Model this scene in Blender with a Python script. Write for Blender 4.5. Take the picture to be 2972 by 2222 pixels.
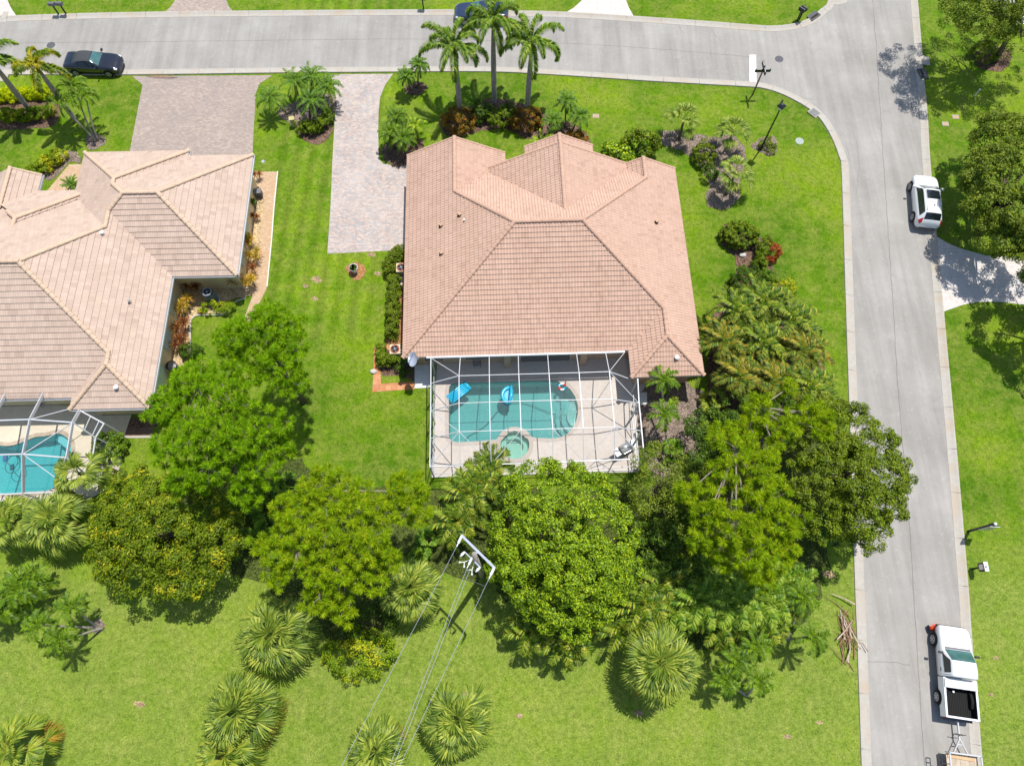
import bpy, bmesh, math, random
import numpy as np
from mathutils import Vector, Matrix
PI = math.pi
for o in list(bpy.data.objects): bpy.data.objects.remove(o)
SC = bpy.context.scene
COL = SC.collection
# ------------------------------------------------------------ camera
CAMH = 46.0; TILT = math.radians(21.1); FPX = 2050.0
cam = bpy.data.cameras.new('camera'); camo = bpy.data.objects.new('camera', cam); COL.objects.link(camo)
cam.sensor_fit = 'HORIZONTAL'; cam.sensor_width = 36; cam.lens = FPX/2972*36
cam.clip_start = 0.5; cam.clip_end = 3000
camo.location = (0, 0, CAMH); camo.rotation_euler = (TILT, 0, 0)
SC.camera = camo
SC.render.resolution_x = 1024; SC.render.resolution_y = 765
# ------------------------------------------------------------ sky, sun, exposure
SUNV = Vector((.196, .288, 1)).normalized()
w = bpy.data.worlds.new("World"); SC.world = w; w.use_nodes = True
nt = w.node_tree; bg = nt.nodes['Background']
sky = nt.nodes.new('ShaderNodeTexSky'); sky.sky_type = 'NISHITA'; sky.sun_disc = False
sky.sun_elevation = math.asin(SUNV.z); sky.sun_rotation = math.atan2(SUNV.x, SUNV.y)
nt.links.new(sky.outputs[0], bg.inputs[0]); bg.inputs[1].default_value = 0.13
sl = bpy.data.lights.new('sun', 'SUN'); sl.energy = 4.6; sl.angle = math.radians(0.5); sl.color = (1, .965, .90)
so = bpy.data.objects.new('sun', sl); COL.objects.link(so); so.location = (40, 60, 200)
so.rotation_euler = SUNV.to_track_quat('Z', 'Y').to_euler()
vs = SC.view_settings; vs.view_transform = 'Standard'; vs.look = 'None'; vs.exposure = 0.10; vs.gamma = 1; vs.use_curve_mapping = False

# ------------------------------------------------------------ photo position -> place
K = 2972/2212; ct, st = math.cos(TILT), math.sin(TILT)
def S(px, py, z=0.0):
    u = (px-1486)/FPX; v = (py-1111)/FPX; d = ct+v*st
    return Vector((u*(CAMH-z)/d, (st-v*ct)*(CAMH-z)/d, z))
def D(x, y, z=0.0): return S(x*K, y*K, z)
CO = (0, 700, 1400, 2172); RO = (0, 500, 1050, 1622)
def Cc(r, c, x, y, z=0.0): return S(CO[c-1]+x*.3628, RO[r-1]+y*.3628, z)
def Z1(x, y, z=0.0): return S(1230+x*.3029, 1010+y*.3029, z)
def Z2(x, y, z=0.0): return S(x*.1995, 1120+y*.1995, z)
def mpp(y, z=0.0): # metres per D pixel, across
    v = (y*K-1111)/FPX
    return (CAMH-z)/(ct+v*st)*K/FPX

# ------------------------------------------------------------ materials
MATS = {}
def newmat(name):
    m = bpy.data.materials.new(name); m.use_nodes = True; m.node_tree.nodes.clear(); MATS[name] = m
    return m, m.node_tree
def N(t, ty, **kw):
    n = t.nodes.new(ty)
    for k, v in kw.items():
        if k.startswith('i_'):
            key = k[2:]; key = int(key) if key.isdigit() else key
            n.inputs[key].default_value = v
        else: setattr(n, k, v)
    return n
def c4(c): return (c[0], c[1], c[2], 1)
def noise(t, scale, detail=3, rough=.55, vec=None, dim='3D'):
    n = N(t, 'ShaderNodeTexNoise'); n.inputs['Scale'].default_value = scale; n.inputs['Detail'].default_value = detail; n.inputs['Roughness'].default_value = rough
    if vec is not None: t.links.new(vec, n.inputs['Vector'])
    return n.outputs['Fac']
def ramp(t, fac, stops):
    r = N(t, 'ShaderNodeValToRGB'); e = r.color_ramp.elements
    while len(e) < len(stops): e.new(.5)
    for i, (p, c) in enumerate(stops): e[i].position = p; e[i].color = c4(c)
    t.links.new(fac, r.inputs[0]); return r.outputs[0]
def mixc(t, fac, a, b, mode='MIX'):
    n = N(t, 'ShaderNodeMix', data_type='RGBA', blend_type=mode)
    for i, v in ((0, fac), (6, a), (7, b)):
        if hasattr(v, 'links') or isinstance(v, bpy.types.NodeSocket): t.links.new(v, n.inputs[i])
        elif i == 0: n.inputs[0].default_value = v
        else: n.inputs[i].default_value = c4(v)
    return n.outputs[2]
def math_(t, op, a, b=None, c=None):
    n = N(t, 'ShaderNodeMath', operation=op)
    for i, v in enumerate((a, b, c)):
        if v is None: continue
        if isinstance(v, bpy.types.NodeSocket): t.links.new(v, n.inputs[i])
        else: n.inputs[i].default_value = v
    return n.outputs[0]
def finish(t, col, rough=.7, bump=None, bstr=.3, bdist=.02, metal=0, spec=.3, coat=0):
    p = N(t, 'ShaderNodeBsdfPrincipled')
    if isinstance(col, bpy.types.NodeSocket): t.links.new(col, p.inputs['Base Color'])
    else: p.inputs['Base Color'].default_value = c4(col)
    p.inputs['Roughness'].default_value = rough; p.inputs['Metallic'].default_value = metal
    p.inputs['Specular IOR Level'].default_value = spec; p.inputs['Coat Weight'].default_value = coat
    if bump is not None:
        b = N(t, 'ShaderNodeBump'); b.inputs['Strength'].default_value = bstr; b.inputs['Distance'].default_value = bdist
        t.links.new(bump, b.inputs['Height']); t.links.new(b.outputs[0], p.inputs['Normal'])
    o = N(t, 'ShaderNodeOutputMaterial'); t.links.new(p.outputs[0], o.inputs[0]); return p, o
def plain(name, c, rough=.6, var=.12, scale=6, metal=0, spec=.3, bstr=.15, coat=0):
    m, t = newmat(name); g = N(t, 'ShaderNodeTexCoord')
    n = noise(t, scale, 4, vec=g.outputs['Object'])
    col = ramp(t, n, [(.25, [x*(1-var) for x in c]), (.75, [min(1, x*(1+var)) for x in c])])
    finish(t, col, rough, n, bstr, .01, metal, spec, coat); return m
def pos(t): return N(t, 'ShaderNodeNewGeometry').outputs['Position']

def leafmat(name, cols, trans=.25, rough=.45, spec=.35, tipn=1.2, gain=1.3, patch=None):
    cols = [(c[0]*gain*1.06, c[1]*gain, c[2]*gain*.55) for c in cols]; rough = max(rough, .5); spec = min(spec*.5, .28)
    m, t = newmat(name); g = N(t, 'ShaderNodeNewGeometry')
    k = len(cols)
    c = ramp(t, g.outputs['Random Per Island'], [((i+.5)/k, cc) for i, cc in enumerate(cols)])
    n = noise(t, tipn, 2, vec=g.outputs['Position'])
    c2 = mixc(t, 1.0, c, ramp(t, n, [(.32, (.78, .84, .8)), (.68, (1.22, 1.15, 1.0))]), 'MULTIPLY')
    if patch:
        pn = noise(t, patch[1], 3, .6, g.outputs['Position']); pf = math_(t, 'MULTIPLY', ramp(t, pn, [(patch[2], (0, 0, 0)), (patch[2]+.06, (1, 1, 1))]), math_(t, 'GREATER_THAN', math_(t, 'FRACT', math_(t, 'MULTIPLY', g.outputs['Random Per Island'], 7.3)), .35))
        c2 = mixc(t, pf, c2, patch[0])
    p = N(t, 'ShaderNodeBsdfPrincipled'); t.links.new(c2, p.inputs['Base Color']); p.inputs['Roughness'].default_value = rough; p.inputs['Specular IOR Level'].default_value = spec
    tr = N(t, 'ShaderNodeBsdfTranslucent'); c3 = mixc(t, 1.0, c2, (1.2, 1.25, .5), 'MULTIPLY'); t.links.new(c3, tr.inputs[0])
    mx = N(t, 'ShaderNodeMixShader'); mx.inputs[0].default_value = trans
    t.links.new(p.outputs[0], mx.inputs[1]); t.links.new(tr.outputs[0], mx.inputs[2])
    o = N(t, 'ShaderNodeOutputMaterial'); t.links.new(mx.outputs[0], o.inputs[0]); return m

# grass
def grassmat():
    m, t = newmat('grass'); P = pos(t); sx = N(t, 'ShaderNodeSeparateXYZ'); t.links.new(P, sx.inputs[0])
    big = noise(t, .13, 4, .6, P); mid = noise(t, .9, 5, .65, P); fine = noise(t, 3.2, 6, .85, P); tiny = noise(t, 11, 4, .85, P)
    a = ramp(t, big, [(.34, (.060, .150, .002)), (.5, (.106, .212, .003)), (.64, (.175, .280, .006))])
    b = mixc(t, ramp(t, mid, [(.40, (0, 0, 0)), (.66, (.65, .65, .65))]), a, (.240, .280, .040))
    # drier, yellower grass on the open ground to the south
    sm = N(t, 'ShaderNodeMapRange', interpolation_type='SMOOTHSTEP'); sm.inputs[1].default_value = 8.5; sm.inputs[2].default_value = 2.5
    t.links.new(sx.outputs[1], sm.inputs[0])
    dry = mixc(t, mid, (.165, .275, .010), (.33, .365, .085))
    b = mixc(t, math_(t, 'MULTIPLY', sm.outputs[0], .62), b, dry)
    # mown stripes between the two houses
    wv = math_(t, 'SINE', math_(t, 'MULTIPLY', math_(t, 'ADD', sx.outputs[0], math_(t, 'MULTIPLY', sx.outputs[1], -.035)), 5.2))
    mk = math_(t, 'MULTIPLY', math_(t, 'GREATER_THAN', sx.outputs[1], 21), math_(t, 'MULTIPLY', math_(t, 'LESS_THAN', sx.outputs[0], -10), math_(t, 'GREATER_THAN', sx.outputs[0], -19)))
    wv = math_(t, 'MULTIPLY_ADD', math_(t, 'MULTIPLY', wv, mk), .13, 1.0)
    cb = N(t, 'ShaderNodeCombineColor'); [t.links.new(wv, cb.inputs[i]) for i in range(3)]
    b = mixc(t, 1.0, b, cb.outputs[0], 'MULTIPLY')
    b = mixc(t, 1.0, b, ramp(t, fine, [(.34, (.50, .56, .50)), (.5, (1, 1, 1)), (.66, (1.42, 1.28, 1.7))]), 'MULTIPLY')
    b = mixc(t, 1.0, b, ramp(t, tiny, [(.35, (.60, .66, .60)), (.65, (1.38, 1.30, 1.6))]), 'MULTIPLY')
    # bare earthy flecks
    sp = noise(t, 1.7, 6, .7, P)
    b = mixc(t, ramp(t, sp, [(.64, (0, 0, 0)), (.78, (.8, .8, .8))]), b, (.33, .28, .13))
    ws = noise(t, .45, 6, .72, P); b = mixc(t, ramp(t, ws, [(.56, (0, 0, 0)), (.70, (.55, .55, .55))]), b, (.075, .165, .004))
    h = math_(t, 'ADD', fine, tiny)
    finish(t, b, .85, h, .9, .06, spec=.15); return m
grassmat()
def roadmat():
    m, t = newmat('asphalt'); P = pos(t)
    a = noise(t, .25, 5, .6, P); b = noise(t, 2.5, 6, .7, P); f = noise(t, 45, 3, .8, P)
    c = ramp(t, a, [(.3, (.295, .280, .258)), (.55, (.345, .328, .305)), (.75, (.400, .382, .358))])
    c = mixc(t, ramp(t, b, [(.55, (0, 0, 0)), (.8, (.5, .5, .5))]), c, (.50, .485, .46))
    mp = N(t, 'ShaderNodeMapping'); mp.inputs['Scale'].default_value = (.9, .05, 1); mp.inputs['Rotation'].default_value = (0, 0, math.radians(8)); t.links.new(P, mp.inputs[0])
    s = noise(t, 1.6, 4, .6, mp.outputs[0])
    c = mixc(t, 1.0, c, ramp(t, s, [(.3, (.86, .855, .85)), (.7, (1.10, 1.10, 1.09))]), 'MULTIPLY')
    st_ = noise(t, .8, 5, .7, P)
    c = mixc(t, ramp(t, st_, [(.56, (0, 0, 0)), (.76, (.5, .5, .5))]), c, (.24, .22, .20))
    c = mixc(t, 1.0, c, ramp(t, f, [(.25, (.82, .82, .82)), (.75, (1.16, 1.16, 1.16))]), 'MULTIPLY')
    finish(t, c, .85, f, .35, .01, spec=.2); return m
roadmat()
def concmat(name, c, dirt, amt=.5):
    m, t = newmat(name); P = pos(t)
    a = noise(t, .5, 5, .65, P); b = noise(t, 4, 5, .7, P); f = noise(t, 40, 2, .7, P)
    k = ramp(t, b, [(.3, [x*.88 for x in c]), (.7, [x*1.08 for x in c])])
    k = mixc(t, ramp(t, a, [(.48, (0, 0, 0)), (.72, (amt, amt, amt))]), k, dirt)
    k = mixc(t, 1.0, k, ramp(t, f, [(.2, (.9, .9, .9)), (.8, (1.08, 1.08, 1.08))]), 'MULTIPLY')
    finish(t, k, .85, b, .15, .01, spec=.2); return m
concmat('kerb_concrete', (.45, .42, .37), (.44, .33, .22), .7)
concmat('slab', (.60, .57, .54), (.5, .45, .40), .3)
concmat('deck', (.66, .59, .53), (.50, .40, .33), .4)
concmat('deck_cream', (.72, .64, .50), (.55, .47, .36), .4)
concmat('stucco_tan', (.50, .34, .22), (.36, .26, .18), .3)
concmat('stucco_yellow', (.78, .62, .36), (.66, .52, .30), .3)
concmat('white_concrete', (.78, .76, .72), (.62, .58, .52), .3)
concmat('paint_white', (.85, .85, .84), (.65, .65, .64), .4)
concmat('coping', (.56, .49, .43), (.42, .36, .31), .4)
concmat('plaster', (.40, .56, .55), (.34, .50, .50), .3)
concmat('spa_plaster', (.46, .66, .58), (.38, .56, .50), .3)
concmat('plaster_bright', (.30, .66, .66), (.26, .60, .62), .3)
def pavermat(name, cols, bw=.24, bh=.12, mortar=(.22, .19, .17), rot=0., stain=(.55, .48, .42)):
    m, t = newmat(name); P = pos(t)
    mp = N(t, 'ShaderNodeMapping'); mp.inputs['Rotation'].default_value = (0, 0, rot); t.links.new(P, mp.inputs[0])
    br = N(t, 'ShaderNodeTexBrick'); t.links.new(mp.outputs[0], br.inputs[0])
    br.inputs['Color1'].default_value = (0, 0, 0, 1); br.inputs['Color2'].default_value = (1, 1, 1, 1); br.inputs['Mortar'].default_value = (.5, .5, .5, 1)
    br.inputs['Scale'].default_value = 1; br.inputs['Brick Width'].default_value = bw; br.inputs['Row Height'].default_value = bh; br.inputs['Mortar Size'].default_value = .009; br.inputs['Bias'].default_value = 0
    br.inputs['Mortar Smooth'].default_value = .1
    k = len(cols)
    c = ramp(t, br.outputs['Color'], [((i+.5)/k, cc) for i, cc in enumerate(cols)])
    pn = noise(t, .35, 5, .7, P)
    c = mixc(t, ramp(t, pn, [(.4, (0, 0, 0)), (.7, (.6, .6, .6))]), c, stain)
    c = mixc(t, math_(t, 'MULTIPLY', br.outputs['Fac'], .62), c, mortar)
    f = noise(t, 9, 4, .7, P); c = mixc(t, 1.0, c, ramp(t, f, [(.25, (.84, .84, .84)), (.75, (1.14, 1.14, 1.14))]), 'MULTIPLY')
    h = math_(t, 'SUBTRACT', 1, br.outputs['Fac'])
    finish(t, c, .85, h, .5, .01, spec=.2); return m
pavermat('pavers_pink', [(.38, .33, .32), (.52, .42, .37), (.46, .36, .31), (.60, .50, .44), (.36, .36, .37)], stain=(.60, .54, .50))
pavermat('pavers_brown', [(.34, .28, .25), (.44, .35, .29), (.38, .30, .26), (.48, .39, .33)], stain=(.30, .26, .24))
pavermat('pavers_white', [(.60, .56, .52), (.70, .66, .62), (.62, .52, .46), (.66, .64, .62)], stain=(.74, .68, .62))
pavermat('pavers_orange', [(.52, .18, .06), (.58, .24, .09), (.46, .15, .06), (.60, .30, .14)], .4, .4, (.30, .14, .07), stain=(.55, .32, .20))
pavermat('pavers_path', [(.52, .34, .20), (.58, .42, .28), (.50, .32, .20), (.60, .46, .34)], .2, .1, (.36, .26, .18), stain=(.52, .36, .20))
pavermat('pavers_dark', [(.20, .13, .10), (.26, .17, .13), (.17, .11, .09)], .2, .1, (.10, .07, .05), stain=(.18, .12, .09))
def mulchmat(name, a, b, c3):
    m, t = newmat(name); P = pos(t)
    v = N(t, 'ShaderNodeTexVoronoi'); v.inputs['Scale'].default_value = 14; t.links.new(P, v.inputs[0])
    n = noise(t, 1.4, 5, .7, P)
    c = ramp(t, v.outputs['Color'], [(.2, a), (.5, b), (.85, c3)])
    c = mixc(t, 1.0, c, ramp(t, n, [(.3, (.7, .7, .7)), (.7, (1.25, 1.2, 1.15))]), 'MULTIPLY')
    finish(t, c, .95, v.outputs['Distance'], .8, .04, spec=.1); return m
mulchmat('mulch', (.075, .045, .032), (.16, .10, .07), (.25, .17, .13))
mulchmat('mulch_grey', (.12, .09, .07), (.23, .18, .15), (.33, .27, .23))
mulchmat('mulch_red', (.26, .12, .05), (.36, .18, .08), (.44, .25, .12))
mulchmat('stones', (.38, .27, .15), (.56, .42, .24), (.66, .54, .36))
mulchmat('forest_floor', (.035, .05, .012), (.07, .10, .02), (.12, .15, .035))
def roofmat(name, base, alt, tw, th, line, streak=.1, jst=.45):
    m, t = newmat(name); uv = N(t, 'ShaderNodeUVMap'); sp = N(t, 'ShaderNodeSeparateXYZ'); t.links.new(uv.outputs[0], sp.inputs[0])
    row = math_(t, 'FLOOR', math_(t, 'DIVIDE', sp.outputs[1], th))
    cl = math_(t, 'FLOOR', math_(t, 'DIVIDE', math_(t, 'ADD', sp.outputs[0], math_(t, 'MULTIPLY', row, tw*.5)), tw))
    cv = N(t, 'ShaderNodeCombineXYZ'); t.links.new(row, cv.inputs[0]); t.links.new(cl, cv.inputs[1])
    wn = N(t, 'ShaderNodeTexWhiteNoise', noise_dimensions='2D'); t.links.new(cv.outputs[0], wn.inputs[0])
    c = ramp(t, wn.outputs['Value'], [(0, alt), (.35, base), (.7, [x*1.05 for x in base]), (1, [x*.90 for x in alt])])
    # dark tile-side joint; wide on the pink roof, painting shade between its ribs
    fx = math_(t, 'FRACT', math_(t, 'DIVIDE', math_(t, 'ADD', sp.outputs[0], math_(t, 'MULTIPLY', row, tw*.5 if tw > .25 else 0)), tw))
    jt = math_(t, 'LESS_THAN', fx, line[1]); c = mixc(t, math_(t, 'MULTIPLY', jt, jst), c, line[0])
    # lower lip of each course, coloured dark to paint its shadow line
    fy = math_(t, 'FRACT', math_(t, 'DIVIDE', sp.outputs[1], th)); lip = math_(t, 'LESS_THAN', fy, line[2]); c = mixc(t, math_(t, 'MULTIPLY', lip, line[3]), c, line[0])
    P = pos(t); n = noise(t, .6, 5, .65, P)
    c = mixc(t, 1.0, c, ramp(t, n, [(.3, (.94, .92, .9)), (.7, (1.05, 1.05, 1.06))]), 'MULTIPLY')
    mp = N(t, 'ShaderNodeMapping'); mp.inputs['Scale'].default_value = (9, .6, 1); t.links.new(uv.outputs[0], mp.inputs[0])
    n2 = noise(t, 1.5, 4, .7, mp.outputs[0]); c = mixc(t, 1.0, c, ramp(t, n2, [(.3, (1-streak,)*3), (.7, (1+streak,)*3)]), 'MULTIPLY')
    finish(t, c, .75, n2, .1, .01, spec=.25); return m
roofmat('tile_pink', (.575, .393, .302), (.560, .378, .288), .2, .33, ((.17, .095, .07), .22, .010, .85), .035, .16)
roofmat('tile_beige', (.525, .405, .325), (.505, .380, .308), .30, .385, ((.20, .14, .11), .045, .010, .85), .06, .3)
plain('cap_pink', (.52, .335, .245), .8, .12, 3); plain('cap_beige', (.58, .43, .31), .8, .12, 3)
plain('white_metal', (.52, .53, .55), .4, .03, 5, spec=.5); plain('dark_gap', (.03, .025, .02), .9)
plain('black_metal', (.012, .014, .016), .4, .2, 8, spec=.5); plain('grey_metal', (.30, .31, .32), .45, .1, 8, metal=.4)
plain('silver', (.62, .63, .62), .35, .05, 8, metal=.6); plain('galv', (.36, .40, .50), .5, .08, 4)
plain('beige_metal', (.62, .52, .36), .6, .08, 6); plain('rust_red', (.48, .12, .07), .7, .2, 6)
plain('trunk_grey', (.34, .30, .26), .9, .3, 5, bstr=.6); plain('trunk_brown', (.16, .115, .08), .9, .35, 7, bstr=.8); plain('trunk_green', (.20, .22, .10), .7, .2, 5)
plain('bark', (.13, .10, .08), .95, .4, 6, bstr=.8); plain('twig', (.30, .25, .21), .9, .25, 6)
plain('tyre', (.015, .015, .015), .85, .1, 10); plain('rim', (.42, .42, .42), .35, .05, 10, metal=.7)
plain('car_white', (.82, .83, .84), .25, .01, 2, spec=.5, coat=.6, bstr=0); plain('car_black', (.010, .012, .020), .15, .1, 2, spec=.6, coat=1, bstr=0)
plain('car_blue', (.018, .032, .075), .2, .1, 2, spec=.6, coat=1, bstr=0)
plain('soft_top', (.055, .06, .068), .85, .15, 20); plain('glass_dark', (.012, .018, .022), .06, .1, 2, spec=.8, bstr=0)
plain('glass_teal', (.05, .14, .14), .08, .3, 2.5, spec=.8, bstr=0); plain('lamp_red', (.45, .015, .02), .25, .1, 5, spec=.6); plain('lamp_clear', (.75, .75, .76), .2, .05, 5, spec=.6)
plain('orange_plastic', (.80, .07, .02), .5, .06, 6); plain('float_blue', (.015, .50, .75), .25, .08, 5, spec=.6); plain('float_red', (.75, .05, .05), .3, .05, 5); plain('float_white', (.85, .85, .85), .3, .03, 5)
plain('hose_blue', (.05, .16, .35), .5, .1, 5); plain('wood', (.50, .41, .31), .8, .25, 3); plain('wood_new', (.62, .40, .22), .8, .15, 3)
plain('maroon', (.10, .035, .035), .3, .15, 5, spec=.6); plain('util_box', (.50, .44, .20), .7, .1, 5); plain('util_green', (.34, .40, .35), .8, .1, 5)
plain('brown_post', (.22, .08, .05), .6, .2, 6); plain('pool_grey', (.17, .17, .18), .7, .1, 8); plain('ac_green', (.05, .065, .07), .6, .15, 12)
plain('shutter', (.52, .56, .48), .6, .05, 3); plain('dead_frond', (.30, .17, .10), .9, .35, 8); plain('dead_frond_pale', (.52, .42, .34), .9, .25, 8)
plain('crack', (.17, .16, .15), .95, .2, 10); plain('rock', (.55, .53, .50), .9, .2, 4); plain('iron', (.10, .10, .11), .7, .2, 14)
def watermat(name, tint, rfl=.12):
    m, t = newmat(name); P = pos(t)
    tr = N(t, 'ShaderNodeBsdfTransparent'); tr.inputs[0].default_value = c4(tint)
    gl = N(t, 'ShaderNodeBsdfGlossy'); gl.inputs['Roughness'].default_value = .05; gl.inputs[0].default_value = (1, 1, 1, 1)
    b = N(t, 'ShaderNodeBump'); b.inputs['Strength'].default_value = .45; b.inputs['Distance'].default_value = .02
    v = N(t, 'ShaderNodeTexWave', wave_type='RINGS'); v.inputs['Scale'].default_value = 2.2; v.inputs['Distortion'].default_value = 6; v.inputs['Detail'].default_value = 2; t.links.new(P, v.inputs[0])
    n = noise(t, 5, 4, .6, P)
    t.links.new(math_(t, 'ADD', math_(t, 'MULTIPLY', v.outputs['Fac'], .3), n), b.inputs['Height']); t.links.new(b.outputs[0], gl.inputs['Normal'])
    fr = N(t, 'ShaderNodeFresnel'); fr.inputs['IOR'].default_value = 1.33; t.links.new(b.outputs[0], fr.inputs['Normal'])
    df = N(t, 'ShaderNodeBsdfDiffuse'); df.inputs[0].default_value = c4([x*.55 for x in tint])
    m0 = N(t, 'ShaderNodeMixShader'); m0.inputs[0].default_value = rfl; t.links.new(tr.outputs[0], m0.inputs[1]); t.links.new(df.outputs[0], m0.inputs[2])
    mx = N(t, 'ShaderNodeMixShader'); t.links.new(fr.outputs[0], mx.inputs[0]); t.links.new(m0.outputs[0], mx.inputs[1]); t.links.new(gl.outputs[0], mx.inputs[2])
    o = N(t, 'ShaderNodeOutputMaterial'); t.links.new(mx.outputs[0], o.inputs[0])
watermat('water', (.48, .82, .81)); watermat('water_bright', (.42, .78, .80)); watermat('water_spa', (.75, .93, .89))
def screenmat():
    m, t = newmat('screen_mesh')
    tr = N(t, 'ShaderNodeBsdfTransparent'); df = N(t, 'ShaderNodeBsdfDiffuse'); df.inputs[0].default_value = (.10, .105, .11, 1)
    mx = N(t, 'ShaderNodeMixShader'); mx.inputs[0].default_value = .12; t.links.new(tr.outputs[0], mx.inputs[1]); t.links.new(df.outputs[0], mx.inputs[2])
    o = N(t, 'ShaderNodeOutputMaterial'); t.links.new(mx.outputs[0], o.inputs[0])
screenmat()
G = lambda *cs: list(cs)
leafmat('lf_pine', G((.08, .22, .008), (.17, .37, .010), (.27, .49, .012), (.13, .29, .010), (.34, .53, .02)), .3, .6, .2, gain=1.0)
leafmat('lf_pine_yellow', G((.13, .27, .008), (.24, .41, .010), (.34, .52, .012), (.19, .34, .010), (.40, .46, .03)), .3, .6, .2, gain=1.0)
leafmat('lf_oak', G((.045, .075, .008), (.11, .175, .012), (.21, .29, .020), (.07, .12, .010), (.15, .22, .015)), .22, .35, .5)
leafmat('lf_bright', G((.05, .11, .008), (.13, .24, .012), (.24, .37, .018), (.09, .18, .010), (.34, .45, .03)), .22, .35, .5)
leafmat('lf_yellowtree', G((.055, .10, .008), (.11, .17, .012), (.18, .26, .015), (.08, .14, .010), (.15, .22, .015)), .22, .4, .4, gain=1.25, patch=((.55, .52, .02), 1.3, .55))
leafmat('lf_yellow', G((.08, .15, .010), (.15, .25, .012), (.24, .33, .012), (.11, .20, .012)), .25, .4, .4, patch=((.62, .60, .02), .9, .52))
leafmat('lf_dark', G((.03, .07, .010), (.055, .115, .012), (.09, .16, .016)), .22, .35, .5)
leafmat('lf_olive', G((.055, .095, .015), (.12, .18, .03), (.22, .29, .05), (.09, .14, .02)), .22, .4, .4, gain=1.4)
leafmat('lf_hedge', G((.07, .13, .008), (.14, .22, .010), (.22, .30, .014), (.04, .08, .008)), .25, .35, .5)
leafmat('lf_lime', G((.26, .36, .004), (.38, .48, .004), (.48, .54, .008)), .35, .5, .3)
leafmat('lf_croton', G((.05, .09, .012), (.30, .05, .02), (.10, .16, .012), (.42, .16, .02), (.06, .10, .012)), .25, .35, .5)
leafmat('lf_red', G((.22, .03, .02), (.32, .06, .03), (.10, .03, .02), (.36, .10, .05)), .25, .35, .4)
leafmat('lf_cordy', G((.30, .17, .04), (.42, .32, .07), (.24, .08, .04), (.50, .42, .12), (.18, .18, .04)), .25, .4, .4)
leafmat('lf_cordyred', G((.10, .03, .03), (.20, .06, .05), (.15, .05, .03), (.30, .16, .07)), .25, .4, .4)
leafmat('lf_royal', G((.045, .12, .012), (.10, .21, .016), (.20, .33, .045), (.28, .38, .08)), .22, .3, .8, gain=1.15)
leafmat('lf_foxyellow', G((.07, .14, .010), (.14, .22, .012), (.22, .29, .02), (.12, .2, .012)), .25, .35, .8, gain=1.1, patch=((.55, .45, .015), .8, .49))
leafmat('lf_date', G((.04, .11, .012), (.09, .20, .018), (.20, .33, .04), (.06, .15, .012)), .22, .3, .6, gain=1.15)
leafmat('lf_adon', G((.045, .10, .006), (.10, .20, .010), (.20, .33, .02), (.07, .15, .008)), .22, .3, .7, gain=1.15)
leafmat('lf_areca', G((.03, .08, .008), (.08, .17, .012), (.24, .35, .03), (.05, .12, .010), (.38, .42, .08)), .2, .25, 1.0, gain=1.0)
leafmat('lf_arecadry', G((.035, .085, .010), (.12, .20, .015), (.38, .24, .05), (.30, .36, .06), (.06, .13, .012)), .2, .25, 1.0, gain=1.0)
leafmat('lf_sabal', G((.06, .11, .02), (.13, .22, .04), (.27, .35, .09), (.09, .16, .03), (.36, .43, .13)), .22, .35, .6, gain=1.1)
leafmat('lf_sabalgold', G((.08, .14, .02), (.15, .25, .04), (.28, .37, .09), (.33, .37, .08)), .22, .35, .6, gain=1.05)
leafmat('lf_fan', G((.10, .18, .03), (.18, .27, .05), (.34, .40, .16)), .3, .35, .6, gain=1.15)
leafmat('lf_dead', G((.36, .20, .06), (.44, .28, .08), (.30, .15, .05)), .2, .6, .2)

# ------------------------------------------------------------ mesh helpers
def tag(o, label=None, cat=None, group=None, kind=None):
    if label: o['label'] = label
    if cat: o['category'] = cat
    if group: o['group'] = group
    if kind: o['kind'] = kind
    return o
def mk(name, V, F, mat, parent=None, smooth=False, uv=None):
    me = bpy.data.meshes.new(name); me.from_pydata([tuple(v) for v in V], [], F); me.update()
    o = bpy.data.objects.new(name, me); COL.objects.link(o)
    for mm in (mat if isinstance(mat, (list, tuple)) else [mat]): me.materials.append(MATS[mm])
    if smooth: me.polygons.foreach_set('use_smooth', [True]*len(me.polygons))
    if parent: o.parent = parent
    return o
def mknp(name, V, F, mat, parent=None):
    V = np.asarray(V, np.float32); F = np.asarray(F, np.int32); n = F.shape[1]
    me = bpy.data.meshes.new(name); me.vertices.add(len(V)); me.vertices.foreach_set('co', V.ravel())
    me.loops.add(F.size); me.loops.foreach_set('vertex_index', F.ravel())
    me.polygons.add(len(F)); me.polygons.foreach_set('loop_start', np.arange(0, F.size, n, dtype=np.int32)); me.polygons.foreach_set('loop_total', np.full(len(F), n, np.int32))
    me.update(calc_edges=True); me.validate()
    o = bpy.data.objects.new(name, me); COL.objects.link(o); me.materials.append(MATS[mat])
    if parent: o.parent = parent
    return o
def empty(name, loc, label, cat, group=None, rz=0):
    o = bpy.data.objects.new(name, None); COL.objects.link(o); o.location = loc; o.rotation_euler = (0, 0, rz); o.empty_display_size = .3
    return tag(o, label, cat, group)
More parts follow.
